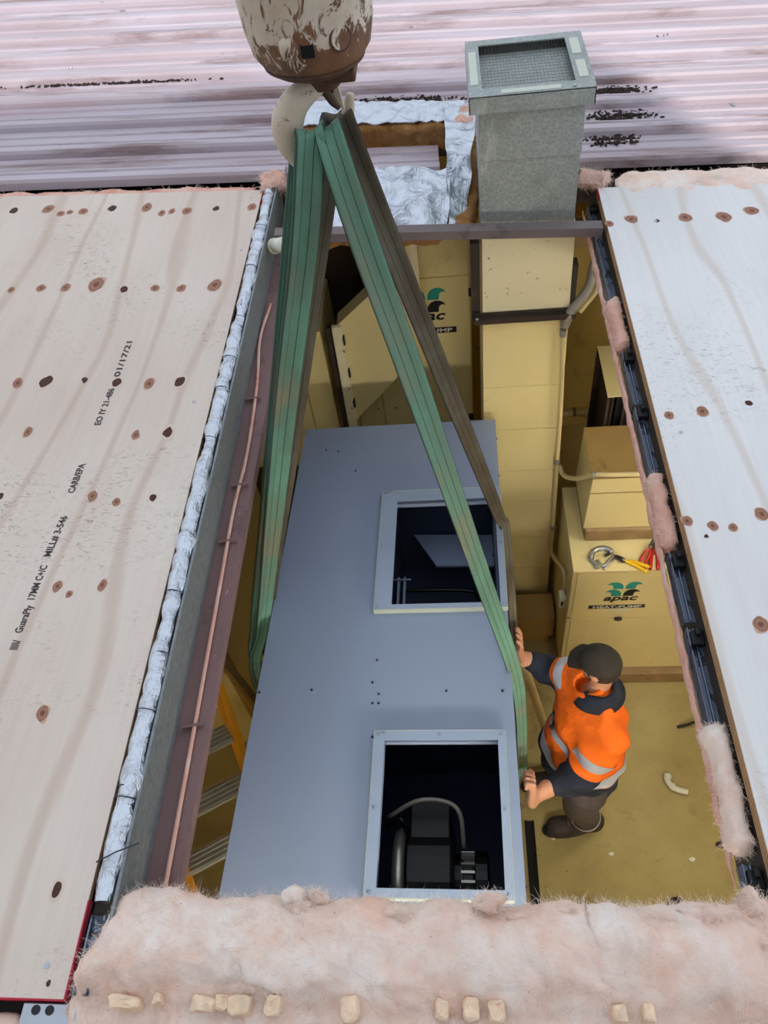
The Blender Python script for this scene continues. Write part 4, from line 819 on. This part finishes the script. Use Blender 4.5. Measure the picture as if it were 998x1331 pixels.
# green left leg: wide main band
b = py(404, 182, HYc-.03); F1 = Vector((-.800, 1.52, -.98)); F2 = pz(333, 880, -1.22); F3 = Vector((-.84, 1.38, -1.95))
strap(sg, 'sling_leg', [py(412, 215, HYc+.075), py(412, 185, HYc+.06), py(408, 170, HYc+.02), py(404, 173, HYc-.03), py(401, 195, HYc-.045), b.lerp(F1, .12)+Vector((.004, -.01, -.005)), b.lerp(F1, .35), b.lerp(F1, .65), F1, F2, F3], [.042, .046, .05, .054, .058, .064, .07, .07, .06, .05, .05], 'strapG', [Vector((.95, .2, .1)), Vector((.6, .75, 0))], bulge=.012)
c = py(428, 205, HYc+.03); G1 = Vector((-.785, 1.60, -.98)); G2 = Vector((-.825, 1.50, -1.3))
strap(sg, 'sling_leg', [py(418, 185, HYc+.03), c, c.lerp(G1, .25), c.lerp(G1, .55), G1, G2, Vector((-.82, 1.45, -1.95))], [.035, .045, .05, .055, .055, .05, .05], 'strapD', [Vector((.95, .1, .2)), Vector((.5, .8, 0))])
d_ = py(385, 222, HYc+.04); I1 = Vector((-.835, 1.56, -1.0)); I2 = Vector((-.862, 1.44, -1.24))
strap(sd_, 'sling_leg', [py(402, 190, HYc+.05), py(388, 205, HYc+.045), d_, d_.lerp(I1, .3), d_.lerp(I1, .6), I1, I2, Vector((-.85, 1.40, -1.95))], [.03, .034, .036, .04, .045, .05, .05, .05], 'strapG', [Vector((.9, .4, .1)), Vector((.6, .8, 0))])
# dark right leg
a = py(444, 160, HYc+.06); e = ul(650, 690); E1 = UM @ Vector((.008, e.y, .004)); E2 = pz(664, 790, -1.25); E3 = pz(669, 860, -1.62)
strap(sd_, 'sling_leg', [py(426, 190, HYc+.13), py(430, 165, HYc+.12), py(436, 150, HYc+.09), py(441, 153, HYc+.06), py(447, 168, HYc+.045), a.lerp(E1, .1), a.lerp(E1, .4), a.lerp(E1, .7), a.lerp(E1, .93), E1, E2, E3], [.04, .045, .05, .052, .054, .054, .052, .05, .045, .042, .04, .04], 'strapD', [Vector((.95, .2, .15)), Vector((.75, .6, -.2))], th=.014, bulge=.010)

# ================================================================== FLOOR THINGS
fp = [pz(868, 1007, ZF+.018), pz(867, 1014, ZF+.018), pz(872, 1021, ZF+.018), pz(880, 1026, ZF+.018), pz(894, 1030, ZF+.018)]
po = thing('pipe_offcut', 'bent white plastic pipe offcut lying on the concrete floor', 'pipe', fp[2])
obj('pipe', tube(smooth_path(fp, 4), .016, 12), M['pvc'], po, smooth=True); obj('elbow_socket', tube([fp[0], fp[0].lerp(fp[1], .8)], .021, 12), M['pvc'], po); obj('elbow_socket', tube([fp[2], fp[2].lerp(fp[3], .5)], .021, 12), M['pvc'], po)
cpp = [pz(880, 945, ZF+.01), pz(893, 942, ZF+.03), pz(905, 938, ZF+.05), pz(925, 937, ZF+.01)]
obj('black_cable', tube(smooth_path(cpp, 5), .008, 8), M['black'], smooth=True, label='short black cable on the floor under the right roof edge', cat='cable')
dc = pz(880, 1180, ZF); dr = thing('floor_drain', 'small round rusty drain in the concrete floor, near the front', 'drain', dc)
obj('drain_ring', lathe([(.018, .002), (.045, .002), (.048, .008), (.03, .010), (.018, .006)], 20, dc), M['drain'], dr); obj('drain_cup', lathe([(.017, .0), (.017, .004)], 14, dc), M['void'], dr)
for lab, x, y, s_, mt in [('curled dark brown scrap on the floor near the right edge', 937, 1098, .03, 'drain'), ('pale cream scrap on the floor left of the drain', 794, 1110, .016, 'pvc'), ('pale cream scrap on the floor right of the boot', 899, 1117, .018, 'pvc'), ('tiny white scrap beside the boot toe', 719, 1090, .012, 'pvc'), ('white plastic scrap on the dark strip beside the unit', 678, 903, .018, 'pvc')]:
    p = pz(x, y, ZF+.002); V = [tuple(p+Vector((math.cos(a)*s_*(1+.4*nz((a, x, 0), 2)), math.sin(a)*s_*.6*(1+.4*nz((a, y, 3), 2)), .004+.006*math.sin(a*2)))) for a in [k*math.pi/4 for k in range(8)]]
    obj('scrap', prism(V, (0, 0, -.005)), M[mt], label=lab, cat='debris')
# long cream pole beside the worker
a, b = pz(683, 872, -1.95), pz(710, 950, -2.45)
obj('long_pole', tube([a+(a-b)*.4, a, b, b+(b-a)*.55], .022, 12), M['pvc_old'], smooth=True, label='cream plastic pole leaning between the unit and the worker', cat='pole')
# dirty slab edge below the unit
obj('floor_slab', box(-.60, .235, .55, 2.40, ZF, ZF+.05), M['timber'], bevel=.006, label='dirty brown raised slab under the hanging unit', cat='slab')
obj('dark_floor_strip', merge(box(.25, .262, .6, 1.35, ZF, ZF+.012), box(.29, .30, .6, 1.35, ZF, ZF+.012), box(.262, .29, .6, 1.35, ZF, ZF+.003)), M['void'], label='narrow dark floor strip along the right side of the unit', cat='drain')  # low dark strip with raised edges on the floor

# added unseen batten lamps that brighten the plant room from under the roof
def fill_batten(label, x0, x1, y, z, st):
    f_ = thing('added_fill_light', label, 'light', ((x0+x1)/2, y, z-.03))
    obj('fill_body', box(x0, x1, y-.07, y+.07, z, z+.06), M['pvc'], f_, bevel=.005); m = emis('fill_glow', (1, .95, .85, 1), st)
    for q in (-.035, .035): obj('fill_tube', tube([(x0+.03, y+q, z-.018), (x1-.03, y+q, z-.018)], .013, 10), m, f_)
fill_batten('added unseen twin tube fill light under the roof in front of the opening, right half', .15, 1.35, -.25, -.42, 120)
fill_batten('added unseen twin tube fill light under the roof in front of the opening, left half', -1.5, -.3, -.25, -.34, 34)
fill_batten('added unseen twin tube fill light under the roof behind the right plywood sheet', 1.0, 2.2, 2.0, -.42, 48)
#MAN
# ================================================================== WORKER
class Field:
    """signed distance grid, filled block by block, surfaced with surface nets"""
    def __init__(s, lo, hi, h):
        s.lo = np.array(lo, float); s.h = h; s.n = np.ceil((np.array(hi)-s.lo)/h).astype(int)+1; s.v = np.full(s.n, .2, np.float32)
    def _block(s, lo, hi):
        a = np.clip(np.floor((lo-s.lo)/s.h).astype(int), 0, s.n-1); b = np.clip(np.ceil((hi-s.lo)/s.h).astype(int)+1, 1, s.n)
        g = np.meshgrid(*[s.lo[i]+s.h*np.arange(a[i], b[i]) for i in range(3)], indexing='ij'); return tuple(slice(a[i], b[i]) for i in range(3)), np.stack(g, -1)
    def add(s, fn, lo, hi, k=.02, cut=False):
        sl, P = s._block(np.array(lo)-.06, np.array(hi)+.06); d = fn(P).astype(np.float32); o = s.v[sl]
        if cut: s.v[sl] = np.maximum(o, -d); return
        hh = np.clip(.5+.5*(o-d)/k, 0, 1); s.v[sl] = o*(1-hh)+d*hh-k*hh*(1-hh)
    def cone(s, a, b, ra, rb, k=.02, flat=None):
        a, b = np.array(a, float), np.array(b, float); ab = b-a; L = max(ab@ab, 1e-9)
        def fn(P):
            t = np.clip(((P-a)@ab)/L, 0, 1); q = P-a-t[..., None]*ab
            if flat is not None:
                ax, f = np.array(flat[0], float), flat[1]; ax = ax/np.linalg.norm(ax); q = q+((q@ax)*(1/f-1))[..., None]*ax
            d = np.linalg.norm(q, axis=-1)-(ra+(rb-ra)*t)
            return d*(min(1, flat[1]) if flat is not None and flat[1] < 1 else 1)
        r = max(ra, rb)*(max(1, flat[1]) if flat is not None else 1); s.add(fn, np.minimum(a, b)-r, np.maximum(a, b)+r, k)
    def ell(s, c, R, rot=None, k=.02):
        c = np.array(c, float); R = np.array(R, float); Q = np.array(rot) if rot is not None else np.eye(3)
        def fn(P):
            q = (P-c)@Q/R; l = np.linalg.norm(q, axis=-1); return (l-1)*R.min()*np.where(l < 1, 1, 1)
        m = R.max(); s.add(fn, c-m, c+m, k)
    def mesh(s):
        v = s.v; ins = v < 0; n = np.array(v.shape)-1; acc = np.zeros(tuple(n)+(3,), np.float32); cnt = np.zeros(tuple(n), np.int8)
        C_ = [(i, j, k) for i in (0, 1) for j in (0, 1) for k in (0, 1)]
        sl = lambda c: tuple(slice(c[i], c[i]+n[i]) for i in range(3))
        for a in C_:
            for ax in range(3):
                if a[ax]: continue
                b = list(a); b[ax] = 1; m = ins[sl(a)] != ins[sl(b)]
                if not m.any(): continue
                va, vb = v[sl(a)][m], v[sl(b)][m]; t = va/(va-vb); p = np.tile(np.array(a, np.float32), (len(t), 1)); p[:, ax] += t; acc[m] += p; cnt[m] += 1
        idx = np.full(tuple(n), -1, int); m = cnt > 0; idx[m] = np.arange(m.sum()); W = np.argwhere(m)
        V = (W+acc[m]/cnt[m][:, None])*s.h+s.lo; F = []
        for ax in range(3):
            o1, o2 = [(1, 2), (2, 0), (0, 1)][ax]; lo = [0]*3; lo[o1] = lo[o2] = 1
            a = tuple(slice(lo[i], n[i]) for i in range(3)); bsl = list(a); bsl[ax] = slice(lo[ax]+1, n[ax]+1)
            e = np.argwhere(ins[a] != ins[tuple(bsl)])+np.array(lo)
            if not len(e): continue
            flip = ins[tuple(e.T)]; u1 = np.eye(3, dtype=int)[o1]; u2 = np.eye(3, dtype=int)[o2]
            q = np.stack([idx[tuple((e-u1-u2).T)], idx[tuple((e-u2).T)], idx[tuple(e.T)], idx[tuple((e-u1).T)]], 1); q[~flip] = q[~flip][:, ::-1]; F.append(q[(q >= 0).all(1)])
        return V.tolist(), np.concatenate(F).tolist()
def unit3(v): v = np.array(v, float); return v/np.linalg.norm(v)
A3 = lambda p: np.array((p[0], p[1], p[2]), float)

# joints
toeL, heelL = A3(pz(712, 1078, ZF+.03)), A3(pz(776, 1068, ZF+.03))
fdir = unit3((toeL-heelL)*[1, 1, 0]); perp = np.array([-fdir[1], fdir[0], 0])      # perp points to -Y side or +Y
if perp[1] < 0: perp = -perp
ankL = heelL+fdir*.06+[0, 0, .07]; ankR = ankL+perp*.24+fdir*.06; heelR = heelL+perp*.24+fdir*.06; toeR = toeL+perp*.25+fdir*.06
pelv = np.array([.475, 1.31, -1.90]); hipL = pelv+[.0, -.085, -.02]; hipR = pelv+[-.01, .095, -.02]
kneeL = (hipL+ankL)/2+fdir*.03; kneeR = (hipR+ankR)/2+fdir*.03
waist = np.array([.465, 1.315, -1.72]); chest = np.array([.475, 1.365, -1.50]); nb = np.array([.490, 1.405, -1.335])
shR, shL = np.array([.435, 1.500, -1.405]), np.array([.515, 1.240, -1.415])
elR, wrR, haR = A3(pz(709, 868, -1.49)), A3(pz(687, 858, -1.44)), A3(pz(675, 848, -1.40))
elL, wrL, haL = A3(pz(752, 1012, -1.60)), A3(pz(710, 1026, -1.50)), A3(pz(691, 1030, -1.46))
hc = np.array([.492, 1.445, -1.205])
look = unit3([-.80, .55, -.28]); hup = unit3(np.array([0, 0, 1])-look*(-.28)*1.0+look*.0); hup = unit3(np.array([0, 0, 1.])-look*look[2]); hside = np.cross(hup, look)
HR = np.stack([look, hside, hup], 1)
HS = .76
hpt = lambda f, s_, u: hc+(look*f+hside*s_+hup*u)*HS
mn = thing('person', 'worker in orange and navy hi-vis shirt and dark cap steadying the unit', 'person', (float((ankL+ankR)[0]/2), float((ankL+ankR)[1]/2), ZF))
B = Field((.05, .85, ZF-.02), (.85, 1.85, -1.02), .0065)
B.ell(hc+hup*.015*HS, np.array((.098, .076, .105))*HS, HR); B.ell(hpt(.028, 0, -.052), np.array((.066, .056, .066))*HS, HR, .03)      # skull, jaw
B.cone(hpt(.088, 0, .012), hpt(.110, 0, -.028), .008, .013, .015)                                        # nose
B.cone(hpt(.082, -.026, .03), hpt(.082, .026, .03), .010, .010, .02)                                      # brow
for sg_ in (-1, 1):
    B.ell(hpt(-.004, sg_*.079, -.012), np.array((.020, .009, .030))*HS, HR, .008); B.ell(hpt(.088, sg_*.031, .010), np.array((.012, .014, .009))*HS, HR, .004)
B.cone(hpt(.086, -.02, -.068), hpt(.086, .02, -.068), .008, .008, .012)
B.cone(hc-hup*.04-look*.02, nb, .036, .040, .02)
B.cone(nb+[0, 0, -.02], chest, .045, .09, .03); B.cone(shL, shR, .042, .042, .03); B.cone(chest, waist, .10, .10, .04); B.cone(waist, pelv, .10, .11, .04)
for sh, el, wr, ha in ((shR, elR, wrR, haR), (shL, elL, wrL, haL)):
    B.cone(sh, el, .052, .043, .02); B.cone(el, wr, .041, .030, .02)
for hp2, kn, an, to, he in ((hipL, kneeL, ankL, toeL, heelL), (hipR, kneeR, ankR, toeR, heelR)):
    B.cone(hp2, kn, .080, .055, .03); B.cone(kn, an, .055, .038, .02); B.cone(he+[0, 0, .02]+fdir*.02, to-fdir*.05, .030, .024, .02)
# hands flat against the side of the unit (its face is at about x = .15)
def hand(wr, ha, fing, thumb_dir, curl=False):
    """palm plate from the wrist, four fingers along fing with knuckle bends, thumb from the side of the palm"""
    wr, ha = np.array(wr), np.array(ha); d = unit3(fing); nrm = np.array([-1., 0, 0]); d = unit3(d-nrm*(d@nrm)); s_ = np.cross(nrm, d); pal = ha
    B.cone(wr, pal-d*.035, .030, .027, .02, (nrm, .75)); 
    for t in (-.030, -.010, .010, .030): B.cone(pal-d*.035+s_*t*.7, pal+d*.042+s_*t, .017, .0135, .014)
    for t, L in ((-.031, .062), (-.0105, .076), (.0105, .080), (.031, .070)):
        k0 = pal+d*.036+s_*t; k1 = k0+d*L*(.5 if not curl else .34)-nrm*.006+s_*t*.12; k2 = k1+(d*L*.33+nrm*.006 if not curl else nrm*.026+d*.006); k3 = k2+(d*L*.22+nrm*.012 if not curl else -d*.022+nrm*.004)
        B.cone(k0, k1, .0105, .0095, .005); B.cone(k1, k2, .0095, .0088, .004); B.cone(k2, k3, .0088, .0078, .004)
    td = unit3(thumb_dir); t0 = pal-d*.02+np.sign((td@s_))*s_*.032; t1 = t0+td*.034+d*.012; t2 = t1+td*.018+d*.022
    B.cone(t0, t1, .015, .0115, .012); B.cone(t1, t2, .0115, .009, .004)
haR[0] = max(haR[0], .19); haL[0] = max(haL[0], .205)
hand(wrR, haR, (0, .25, .95), (0, -.9, .3)); hand(wrL, haL, (0, .55, .8), (0, .8, .6), True)
g = B.mesh(); body = obj('body', g, M['skin'], mn, smooth=True)
for sg_ in (-1, 1):
    e = hpt(.090, sg_*.031, .010); V, F = lathe([(.0095*math.sin(math.pi*k/8), -.0095*math.cos(math.pi*k/8)) for k in range(9)], 12, e, look); obj('eye', (V, F), M['inkwhite'], mn, smooth=True)
    V, F = lathe([(.0005, .0098), (.004, .0088), (.0042, .008)], 10, e, look); obj('iris', (V, F), M['hair'], mn)
# beard and hair below the cap
Hf = Field(hc-.17, hc+.17, .005)
Hf.ell(hpt(-.012, 0, -.005), np.array((.096, .083, .085))*HS, HR); Hf.ell(hpt(.034, 0, -.062), np.array((.068, .061, .060))*HS, HR, .02)
def cutbox(P):   # keep back/sides of the skull below the cap and the jaw line, clear the face
    q = (P-hc)@HR/HS; face = np.maximum(.030-q[..., 0], np.abs(q[..., 1])-.062); face = np.maximum(face, -.052-q[..., 2]); return face*HS
Hf.add(cutbox, hc-.15, hc+.15, cut=True)
Hf.add(lambda P: np.maximum((((P-hc)@HR)[..., 2])/HS+.075, (((P-hc)@HR)[..., 0])/HS-.02), hc-.15, hc+.15, cut=True)
for sg_ in (-1, 1): Hf.add(lambda P, s2=sg_: np.linalg.norm((P-hpt(-.004, s2*.082, -.012))@HR/HS/np.array([.024, .03, .034]), axis=-1)*.02-.02, hc-.15, hc+.15, cut=True)
obj('hair', Hf.mesh(), M['hair'], mn, smooth=True)
# cap
Cf = Field(hc-.2, hc+.24, .005)
Cf.ell(hpt(-.008, 0, .038), np.array((.112, .091, .092))*HS, HR)
Cf.add(lambda P: ((P-hc)@HR)[..., 2]-.022*HS, hc-.2, hc+.2, cut=True)
capo = obj('cap', Cf.mesh(), M['cap'], mn, smooth=True)
bp = []
for i in range(13):
    a = -1.15+2.3*i/12; bp.append(hpt(.082*math.cos(a*.9)+.012, .086*math.sin(a), .030))
bo = [hpt(.100+.066*math.cos(a)**.7 if math.cos(a) > 0 else .1, .088*math.sin(a)*1.0, .030-.022*abs(math.sin(a))-.012*math.cos(a)) for a in [-1.15+2.3*i/12 for i in range(13)]]
obj('cap_brim', prism([Vector(p) for p in bp]+[Vector(p) for p in reversed(bo)], hup*.006), M['cap'], capo, bevel=.002)
obj('cap_button', lathe([(.006, 0), (.005, .003), (.002, .005)], 10, hpt(-.008, 0, .129), hup), M['cap'], capo)
# shirt: loose, with folds
def wrinkle(P, amp=.008):
    return amp*(np.sin(P[..., 2]*55+np.sin(P[..., 1]*23)*1.7+P[..., 0]*18)*.6+np.sin(P[..., 1]*41+P[..., 2]*27+np.sin(P[..., 0]*31)*2)*.5)
S = Field((.1, .85, -2.15), (.85, 1.85, -1.2), .008)
S.cone(nb+[0, 0, -.02], chest, .066, .13, .06); S.cone(nb+[0, 0, -.03], shL+[0, 0, -.01], .062, .066, .06); S.cone(nb+[0, 0, -.03], shR+[0, 0, -.01], .062, .066, .06); S.cone(chest, waist, .135, .145, .05, (np.array([-.35, 1, 0]), 1.18)); S.cone(waist, pelv+[0, 0, -.03], .150, .152, .05); S.ell(waist+[-.055, .01, -.01], (.13, .15, .16), None, .05)
for sh, el, wr in ((shR, elR, wrR), (shL, elL, wrL)):
    cuff = wr+(el-wr)*.22; S.cone(sh+[0, 0, -.01], el, .072, .062, .055); S.cone(el, cuff, .060, .044, .025)
S.v += wrinkle(np.stack(np.meshgrid(*[S.lo[i]+S.h*np.arange(S.n[i]) for i in range(3)], indexing='ij'), -1)).astype(np.float32)
S.add(lambda P: np.linalg.norm((P-(nb+np.array([-.035, .02, .045])))/np.array([.058, .05, .08]), axis=-1)*.05-.05, nb-.15, nb+.15, cut=True)   # open neck
S.add(lambda P: P[..., 2]+2.02, [0, .8, -2.2], [.9, 1.9, -2.0], cut=True)                                                                     # hem
SV, SF = S.mesh()
def carve(planes, off=0.0):
    """piece of the shirt surface on the inner side of every plane (point, normal), pushed out by off"""
    me = bpy.data.meshes.new('t'); me.from_pydata(SV, [], SF); bm = bmesh.new(); bm.from_mesh(me); bpy.data.meshes.remove(me); bm.normal_update()
    for co, no in planes: bmesh.ops.bisect_plane(bm, geom=bm.verts[:]+bm.edges[:]+bm.faces[:], plane_co=Vector(co), plane_no=Vector(no), clear_outer=True)
    if off:
        bm.normal_update()
        for v in bm.verts: v.co += v.normal*off
    bm.verts.index_update(); r = ([tuple(v.co) for v in bm.verts], [tuple(v.index for v in f.verts) for f in bm.faces]); bm.free(); return r
up = unit3(chest-waist); uarmR, uarmL = unit3(elR-shR), unit3(elL-shL)
zo = -1.70                                     # orange above, navy below
armR_in = shR+uarmR*.155; armL_in = shL+uarmL*.19
splitR = (armR_in, uarmR); splitL = (armL_in, uarmL); hem = ((0, 0, zo), -Vector((-.12, 0, 1)))
neg = lambda pl: (pl[0], -np.array(pl[1]) if not isinstance(pl[1], Vector) else -pl[1])
# arms are told from the trunk by a plane through the armpit
pitR = (shR+uarmR*.03+np.array([0, 0, -.05]), unit3(uarmR+np.array([0, .3, 0]))); pitL = (shL+uarmL*.05, unit3(uarmL*1.0+np.array([-.2, -.5, 0])))
def shell(name, g, m, par, th=.0):
    return obj(name, g, m, par, smooth=True)
def filt(g, fn):
    V, F = g; keep = [f for f in F if fn(np.mean([V[i] for i in f], axis=0))]; used = sorted({i for f in keep for i in f}); mp = {a: k for k, a in enumerate(used)}; return [V[i] for i in used], [tuple(mp[i] for i in f) for f in keep]
def segd(c, a, b):
    ab = b-a; t = min(1, max(0, ((c-a)@ab)/(ab@ab))); return np.linalg.norm(c-a-ab*t), t
def limb(c):
    """which piece a surface point belongs to"""
    dt = min(segd(c, nb, chest)[0]-.115, segd(c, chest, waist)[0]-.15, segd(c, waist, pelv)[0]-.16)
    dr = min(segd(c, shR+uarmR*.05, elR)[0]-.068, segd(c, elR, wrR)[0]-.052); dl = min(segd(c, shL+uarmL*.05, elL)[0]-.068, segd(c, elL, wrL)[0]-.052)
    return 'T' if dt <= min(dr, dl) else ('R' if dr < dl else 'L')
def navy_arm(c, k):
    sh, el, ua, cut_ = (shR, elR, uarmR, .10) if k == 'R' else (shL, elL, uarmL, .175)
    return (c-sh)@ua > cut_
ALL = (SV, SF)
def zone(c):
    k = limb(c)
    if k == 'T': return 'navy' if (c[2]+.12*(c[0]-.47)) < zo else 'orange'
    return 'navy' if navy_arm(c, k) else 'orange'
# cut once along the colour borders so that they run clean
me = bpy.data.meshes.new('t'); me.from_pydata(SV, [], SF); bm = bmesh.new(); bm.from_mesh(me); bpy.data.meshes.remove(me)
for co, no in [((0.47, 0, zo), (.12, 0, 1)), (shR+uarmR*.10, uarmR), (shL+uarmL*.175, uarmL)]:
    bmesh.ops.bisect_plane(bm, geom=bm.verts[:]+bm.edges[:]+bm.faces[:], plane_co=Vector(co), plane_no=Vector(no))
bm.verts.index_update(); CUT = ([tuple(v.co) for v in bm.verts], [tuple(v.index for v in f.verts) for f in bm.faces]); bm.free()
Z = [zone(np.mean([CUT[0][i] for i in f], axis=0)) for f in CUT[1]]
def pick(zn):
    keep = [f for f, q in zip(CUT[1], Z) if q == zn]; used = sorted({i for f in keep for i in f}); mp = {a: k for k, a in enumerate(used)}; return [CUT[0][i] for i in used], [tuple(mp[i] for i in f) for f in keep]
shirt = obj('work_shirt', pick('orange'), M['orange'], mn, smooth=True); obj('work_shirt_lower', pick('navy'), M['navy'], mn, smooth=True)
def band(name, a, b, keepfn, off=.003):
    """strip of shirt between two planes (co, no), from a to b along no"""
    (co, no), w_ = a, b; no = Vector(no).normalized(); co = Vector(co)
    g = carve([(co+no*w_, no), (co, -no)], off); g = filt(g, keepfn); obj(name, g, M['tape'], shirt, smooth=True)
band('reflective_band', ((.47, 1.3, -1.695), (.12, 0, 1)), .040, lambda c: limb(c) == 'T'); band('reflective_band', ((.47, 1.3, -1.59), (.12, 0, 1)), .036, lambda c: limb(c) == 'T' and c[0] < .52)
band('reflective_band', (shR+uarmR*.03, uarmR), .042, lambda c: limb(c) == 'R' and not navy_arm(c, 'R')); band('reflective_band', (shL+uarmL*.085, uarmL), .05, lambda c: limb(c) == 'L' and not navy_arm(c, 'L'))
# collar: band round the neck, open in front
front = unit3([-.9, .35, 0]); cs = np.cross([0, 0, 1.], front); V, F = [], []
for i in range(21):
    a = math.radians(38+(322-38)*i/20); ra = .062
    d = front*math.cos(a)+cs*math.sin(a); c0 = nb+np.array([.004, -.004, .022]); drop = .045*max(0, math.cos(a))
    top = c0+d*(ra-.012)+[0, 0, .030-drop*.4]; fold = c0+d*(ra+.004)+[0, 0, .034-drop*.5]; low = c0+d*(ra+.042)+[0, 0, -.022-drop]
    V += [tuple(top+[0, 0, -.04]), tuple(top), tuple(fold), tuple(low), tuple(low-d*.006-[0, 0, .004])]
    if i: o = (i-1)*5; F += [(o+k, o+k+1, o+5+k+1, o+5+k) for k in range(4)]
obj('collar', (V, F), M['navy'], shirt, smooth=True)
pk = chest+front*.155+np.array([-.0, -.05, -.03]); obj('dark_pocket_patch', prism([Vector(pk+cs*a+np.array([0, 0, b])+front*(.012-.05*abs(a)*0)) for a, b in [(-.03, -.05), (.028, -.04), (.036, .02), (.0, .05), (-.03, .02)]], Vector(-front*.012)), M['inkblack'], shirt, bevel=.002)
# trousers, boots
T = Field((.1, .85, ZF-.02), (.9, 1.9, -1.75), .008)
T.cone(pelv+[0, 0, .06], pelv+[0, 0, -.05], .128, .132, .04)
for hp2, kn, an in ((hipL, kneeL, ankL), (hipR, kneeR, ankR)): T.cone(hp2, kn, .098, .076, .03); T.cone(kn, an+[0, 0, .03], .074, .064, .02)
T.v += wrinkle(np.stack(np.meshgrid(*[T.lo[i]+T.h*np.arange(T.n[i]) for i in range(3)], indexing='ij'), -1), .005).astype(np.float32)
T.add(lambda P: P[..., 2]-(ankL[2]+.02), [0, .8, ZF-.1], [.95, 1.95, ankL[2]+.0], cut=True)
tro = obj('trousers', T.mesh(), M['trouser'], mn, smooth=True)
SV, SF = [list(v) for v in []], []
for kn, an in ((kneeL, ankL), (kneeR, ankR)):
    d = unit3(kn-an); obj('reflective_band', (lambda q: (q[0], q[1][:-2]))(lathe([(.072, .0), (.075, .003), (.077, .035), (.074, .038)], 24, an+d*.085, d)), M['tape'], tro, smooth=True)
for to, he, an in ((toeL, heelL, ankL), (toeR, heelR, ankR)):
    bf = Field(np.minimum(np.minimum(to, he), an)-.1, np.maximum(np.maximum(to, he), an)+.16, .007)
    bf.cone(he+fdir*.02+[0, 0, .022], to-fdir*.045+[0, 0, .008], .050, .046, .03); bf.cone(he+fdir*.03+[0, 0, .04], an+[0, 0, .05], .052, .054, .03); bf.ell(to-fdir*.05+[0, 0, .02], (.055, .05, .042), None, .03); bf.cone(an+[0, 0, .02], to-fdir*.1+[0, 0, .03], .05, .035, .03)
    zz = ZF+.016; bf.add(lambda P: P[..., 2]-zz, [-1, 0, -4], [2, 3, -2], cut=True)
    bt = obj('boot', bf.mesh(), M['boot'], mn, smooth=True)
    ctr = (to+he)/2; L_ = np.linalg.norm(to-he)/2+.03; pz_ = np.cross([0, 0, 1.], fdir); pts = [Vector((*(ctr+fdir*math.cos(a)*L_*(1 if math.cos(a) > 0 else .98)+pz_*math.sin(a)*(.052+.008*math.cos(a)))[:2], ZF+.0005)) for a in [k*math.pi/14 for k in range(28)]]
    obj('sole', prism(pts, (0, 0, .022)), M['black'], bt, bevel=.003)
    for k in range(4):
        q = an+fdir*(.035+.022*k)+[0, 0, .045-.016*k]; obj('lace', bar(q-pz_*.024+[0, 0, .012], q+pz_*.024+[0, 0, .012], .005, .005), M['trouser'], bt)
